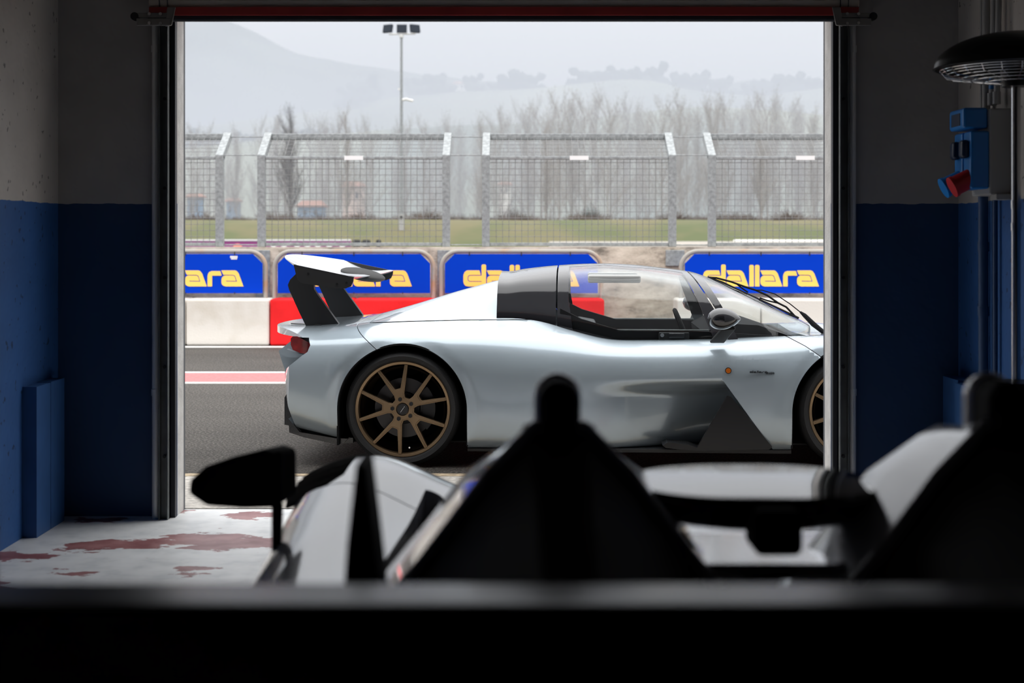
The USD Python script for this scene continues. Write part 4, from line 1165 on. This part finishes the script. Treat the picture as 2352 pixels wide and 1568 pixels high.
# floodlight mast with three heads and a camera arm
ym = 52.0
mx = at(922, 0, ym)[0]
mz = lambda py: at(0, py, ym)[2]
t = thing('floodlight_mast', 'tall grey mast with three square floodlights behind the fence', 'floodlight', (mx, ym, 0))
part(t, 'pole', cyl((mx, ym, -.1), (mx, ym, mz(85)), .072, 14, .045), GALV)
part(t, 'lower_pole', cyl((mx, ym, -.1), (mx, ym, mz(492)), .092, 14), PVC)
part(t, 'pole_door', box(mx - .05, mx + .05, ym - .11, ym - .06, mz(502), mz(496)), IRON)
part(t, 'cross_arm', cyl((mx - .46, ym, mz(78.5)), (mx + .52, ym, mz(77.5)), .028, 10), LAMPW)
part(t, 'pole_cap', cyl((mx, ym, mz(86)), (mx, ym, mz(79)), .075, 14), LAMPW)
for px, rz, w_ in ((891, -32, .19), (923, 0, .185), (953, 34, .19)):
    x = at(px, 0, ym)[0]
    h_ = trimesh.creation.box((w_ * 2, .10, .29))
    h_.apply_transform(trimesh.transformations.euler_matrix(math.radians(-12), 0, math.radians(rz)))
    part(t, 'floodlight', h_.apply_translation((x, ym - .02, mz(66))), LAMPD)
cxm = at(934, 229, ym)
part(t, 'camera_arm', hull([(mx + .05, ym, cxm[2]), (cxm[0], ym, cxm[2] + .02)], .05, 10), LAMPW)
part(t, 'camera', hull([(cxm[0] + .05, ym, cxm[2]), (at(947, 0, ym)[0], ym, mz(231))], .045, 10), LAMPW)
part(t, 'bracket', box(at(914, 0, ym)[0], mx, ym - .02, ym + .02, mz(206), mz(203)), LAMPW)


def bare_tree(seed, h, spread, n_main=26, sub=8, lean_=.55, trunk=.09):
    """A winter tree: trunk, rising limbs and fine twigs, about h metres tall."""
    r = np.random.default_rng(seed)
    P0, P1, A, B = [], [], [], []

    def limb(p, d, L, r0, lev):
        n = 4 if lev < 2 else 2
        for i in range(n):
            q = p + d * L / n
            P0.append(p); P1.append(q); A.append(r0 * (1 - .8 * i / n)); B.append(r0 * (1 - .8 * (i + 1) / n))
            if lev < 3 and (lev > 0 or i > 0):
                for _ in range([0, 3, 2][lev] if lev else 0):
                    az = r.uniform(0, 2 * np.pi)
                    dd = d * .9 + np.array([math.cos(az), math.sin(az), .55]) * r.uniform(.35, .75)
                    limb(q, dd / np.linalg.norm(dd), L * r.uniform(.32, .5), max(r0 * .45, .007), lev + 1)
            d = d + r.normal(0, .07, 3) + np.array([0, 0, .06])
            d = d / np.linalg.norm(d)
            p = q
        return p
    p, d = np.zeros(3), np.array([0, 0, 1.0])
    n = 12
    for i in range(n):
        q = p + d * h / n + np.r_[r.normal(0, .015 * h / n, 2), 0]
        P0.append(p); P1.append(q); A.append(trunk * (1 - i / n) + .012); B.append(trunk * (1 - (i + 1) / n) + .012)
        if i >= 2:
            for _ in range(n_main // (n - 2) + 1):
                az = r.uniform(0, 2 * np.pi)
                up = lean_ + .5 * i / n
                dd = np.array([math.cos(az) * spread, math.sin(az) * spread, up * 1.6])
                L = h * (.34 * (1 - .55 * i / n)) * r.uniform(.6, 1.1)
                limb(q, dd / np.linalg.norm(dd), L, trunk * .35 * (1 - .7 * i / n), 1)
        p = q
    return segs(P0, P1, np.array(A), np.array(B), 3)


def bush(seed, w_, h_, n=700):
    r = np.random.default_rng(seed)
    p = r.normal(0, 1, (n, 3))
    p /= np.linalg.norm(p, axis=1, keepdims=True)
    rad = r.uniform(.55, 1, (n, 1))
    base = np.c_[r.normal(0, .15 * w_, n), r.normal(0, .15 * w_, n), np.zeros(n)]
    tip = p * rad * [w_, w_, h_]
    tip[:, 2] = np.abs(tip[:, 2])
    mid = base * .4 + tip * .55
    return segs(np.vstack([base, mid]), np.vstack([mid, tip]), np.r_[np.full(n, .018), np.full(n, .011)], np.r_[np.full(n, .011), np.full(n, .004)], 3)


def proto(name, g, m, label, cat, group, loc, rz=0, sc=1.0, smooth=False, extra=()):
    path = numbered('/World', name)
    x = UsdGeom.Xform.Define(stage, path)
    x.AddTranslateOp().Set(tuple(map(float, loc))); x.AddRotateZOp().Set(float(rz)); x.AddScaleOp().Set((float(sc),) * 3 if np.ndim(sc) == 0 else tuple(map(float, sc)))
    tag(x.GetPrim(), label, cat, group)
    FRAMES[path] = np.eye(4)
    for nm, gg, mm2 in [(('branches' if cat == 'tree' else 'foliage'), g, m)] + list(extra):
        part(path, nm, gg, mm2, smooth, True)
    return path


# the tree belt: a handful of grown shapes, repeated at many sizes
gz = lambda X, Y: float(berm(np.array([[X]]), np.array([[Y]]))[0, 0]) if Y < 100 else -.02
shapes = [bare_tree(11, 9.0, .50), bare_tree(12, 9.0, .42, 30), bare_tree(13, 9.0, .62, 24), bare_tree(14, 9.0, .35, 34), bare_tree(15, 9.0, .8, 22, lean_=.35)]
protos = [None] * 5
belt = []
r_ = np.random.default_rng(42)
crown = PchipInterpolator([380, 470, 560, 700, 850, 1000, 1120, 1180, 1260, 1340, 1430, 1500, 1540, 1600, 1680, 1760, 1830, 1860, 1930, 2100], [345, 330, 322, 312, 318, 322, 312, 285, 272, 262, 268, 285, 268, 282, 275, 268, 276, 305, 315, 310])
for px in np.linspace(300, 2100, 92):
    px = px + r_.uniform(-8, 8)
    Y = r_.uniform(100, 170)
    dens = 1.0 if px > 1120 else .62
    if r_.uniform() > dens:
        continue
    top = float(crown(px)) + r_.uniform(-6, 26)
    belt.append((px, Y, top, int(r_.integers(0, 5))))
for k, (px, Y, top, sh) in enumerate(belt):
    X = at(px, 0, Y)[0]
    z0 = gz(X, Y)
    h = at(0, top, Y)[2] - z0
    sc = (h / 9.0 * .9, h / 9.0 * .9, h / 9.0)
    lab = 'thin bare winter tree among the many of the hazy belt behind the grass bank'
    if protos[sh] is None:
        protos[sh] = proto('bare_tree', shapes[sh], BARK, lab, 'tree', 'bare trees behind the bank', (X, Y, z0), r_.uniform(0, 360), sc)
    else:
        copy_of(protos[sh], 'bare_tree', (X, Y, z0), r_.uniform(0, 360), sc, lab, 'tree', 'bare trees behind the bank')
# a few that stand out
for name, px, py, Y, g, m, lab, cat in (('forked_tree', 667, 296, 90, bare_tree(31, 9.0, .45, 30, trunk=.17), BARKD, 'darker forked tree showing through the mesh left of the mast', 'tree'), ('slender_tree', 796, 300, 96, bare_tree(32, 9.0, .3, 26, trunk=.12), BARK, 'slender bare tree just left of the floodlight mast', 'tree'),
                                     ('stout_tree', 1748, 330, 92, bare_tree(33, 9.0, .4, 26, trunk=.2), BARK, 'thick trunked bare tree in the right-hand mesh panel', 'tree'), ('tall_tree', 1252, 330, 92, bare_tree(34, 9.0, .3, 26, trunk=.14), BARK, 'thin upright bare tree right of the round bush', 'tree')):
    X = at(px, 0, Y)[0]
    z0 = gz(X, Y)
    h = at(0, py, Y)[2] - z0
    proto(name, g, m, lab, cat, None, (X, Y, z0), 20, h / 9.0)
for name, px, py, Y, w_, h_, m, lab in (('round_bush', 1176, 440, 88, 1.5, 2.3, BARKD, 'round bare bush behind the left of the cabin mesh panel'), ('evergreen_bush', 1358, 432, 88, 1.1, 2.4, EVERG, 'dark evergreen bush in the middle of the cabin mesh panel'), ('dark_bush', 1770, 462, 88, 1.3, 1.5, EVERG, 'low dark bush in the right-hand mesh panel'), ('leaning_bush', 480, 468, 88, 1.2, 1.4, BARKD, 'dark bush at the left door edge above the bank')):
    X = at(px, 0, Y)[0]
    proto(name, bush(px, w_, h_, 1100), m, lab, 'bush', None, (X, Y, gz(X, Y) - .1), 0, 1.0)
sb = bush(5, 1.3, .8, 500)
first = None
for k in range(80):
    px, Y = 330 + k * 22 + r_.uniform(-14, 14), r_.uniform(60.5, 68)
    X = at(px, 0, Y)[0]
    sc = r_.uniform(.5, 1.0)
    if first is None:
        first = proto('low_shrub', sb, SHRUB, 'low brown shrub along the top of the grass bank', 'bush', 'low shrubs on the bank', (X, Y, gz(X, Y) - .1), 0, sc)
    else:
        copy_of(first, 'low_shrub', (X, Y, gz(X, Y) - .1), r_.uniform(0, 360), sc, 'low brown shrub along the top of the grass bank', 'bush', 'low shrubs on the bank')


def house(name, px0, px1, pyt, pyb, Y, m, lab, roof=True, cat='house'):
    a, b = at(px0, pyt, Y), at(px1, pyb, Y)
    t = thing(name, lab, cat, ((a[0] + b[0]) / 2, Y, b[2] - 1))
    w_, h_ = b[0] - a[0], a[2] - b[2]
    part(t, 'wall', box(a[0], b[0], Y, Y + w_ * .8, (-.4 if Y < 200 else b[2] - 2.5), a[2]), m)
    if roof:
        part(t, 'roof', hull([(a[0] - .2, Y - .2, a[2]), (b[0] + .2, Y - .2, a[2]), (a[0] - .2, Y + w_ * .8 + .2, a[2]), (b[0] + .2, Y + w_ * .8 + .2, a[2]), (a[0] + w_ * .1, Y + w_ * .4, a[2] + w_ * .22), (b[0] - w_ * .1, Y + w_ * .4, a[2] + w_ * .22)], .05, 6), ROOFM)
    for k in range(2):
        x = a[0] + w_ * (.28 + .42 * k)
        part(t, 'window', box(x - w_ * .06, x + w_ * .06, Y - .05, Y + .02, b[2] + h_ * .35, b[2] + h_ * .7), WINM)


house('valley_house', 786, 834, 428, 470, 135, HOUSEP, 'pale pink house seen dimly through the mesh left of the mast')
house('valley_house', 1146, 1172, 424, 452, 150, HOUSEW, 'small white house seen dimly at the left post of the cabin panel')
house('valley_shed', 430, 462, 452, 502, 120, BLUEH, 'hazy blue shed low at the left door edge', cat='shed')
house('valley_shed', 520, 548, 462, 502, 140, BLUEH, 'hazy blue grey shed in the left fence gap', cat='shed')
house('valley_shed', 684, 742, 474, 503, 125, BLUEH, 'long hazy blue shed behind the second mesh panel', cat='shed')
house('hill_house', 1374, 1388, 212, 226, 452, HOUSEW, 'small bright white house high on the far hill')
house('hill_house', 1446, 1470, 212, 220, 455, HOUSEP, 'pinkish farmhouse right of the white house on the hill')
house('hill_house', 1492, 1520, 216, 226, 450, HOUSEW, 'pale farmhouse under the trees on the hill')
house('hill_house', 1040, 1070, 192, 206, 458, HOUSEW, 'broad cream house on the ridge right of the mast')
# woods on the ridge
wb = []
r2 = np.random.default_rng(8)
for k in range(26):
    c = r2.normal(0, 1, 3) * [1.6, 1.6, 1.3]
    s_ = trimesh.creation.icosphere(2, 1.0)
    s_.vertices *= (1 + .5 * (meshkit.noise(s_.vertices * 2.3 + k * 7)[:, None] - .5)) * r2.uniform(.9, 1.6)
    wb.append(s_.apply_translation(c + [0, 0, 3.2]))
hill_tree = None
spots = [(1130, 460), (1158, 460), (1172, 460), (1188, 460), (1205, 462), (1222, 460), (1320, 458), (1338, 460), (1350, 460), (1372, 462), (1398, 460), (1420, 462), (1440, 458), (1458, 461), (1475, 462), (1492, 460), (1505, 458), (1525, 455), (1545, 458), (1565, 458), (1590, 460), (1608, 458), (1640, 455), (1662, 458), (1690, 460), (1712, 460), (1762, 458), (1778, 456), (1800, 460), (1822, 458), (1845, 460), (1870, 460), (1888, 458), (960, 455), (985, 455), (1010, 452), (1090, 452), (850, 450), (800, 448), (460, 290), (490, 292), (560, 290), (640, 288), (700, 288), (820, 440), (740, 290)]
for px, Y in spots:
    X = at(px, 0, Y)[0]
    z0 = (top2(px) if Y > 400 else top3(px)) - 2.0
    sc = r2.uniform(.55, 1.25) * (1 if Y > 400 else .55)
    lab = 'hazy round tree on the ridge of the valley hills'
    if hill_tree is None:
        hill_tree = proto('hill_tree', wb, WOODM, lab, 'tree', 'trees on the ridge', (X, Y, z0), 0, sc)
    else:
        copy_of(hill_tree, 'hill_tree', (X, Y, z0), r2.uniform(0, 360), (sc * r2.uniform(.8, 1.3), sc, sc * r2.uniform(.8, 1.2)), lab, 'tree', 'trees on the ridge')
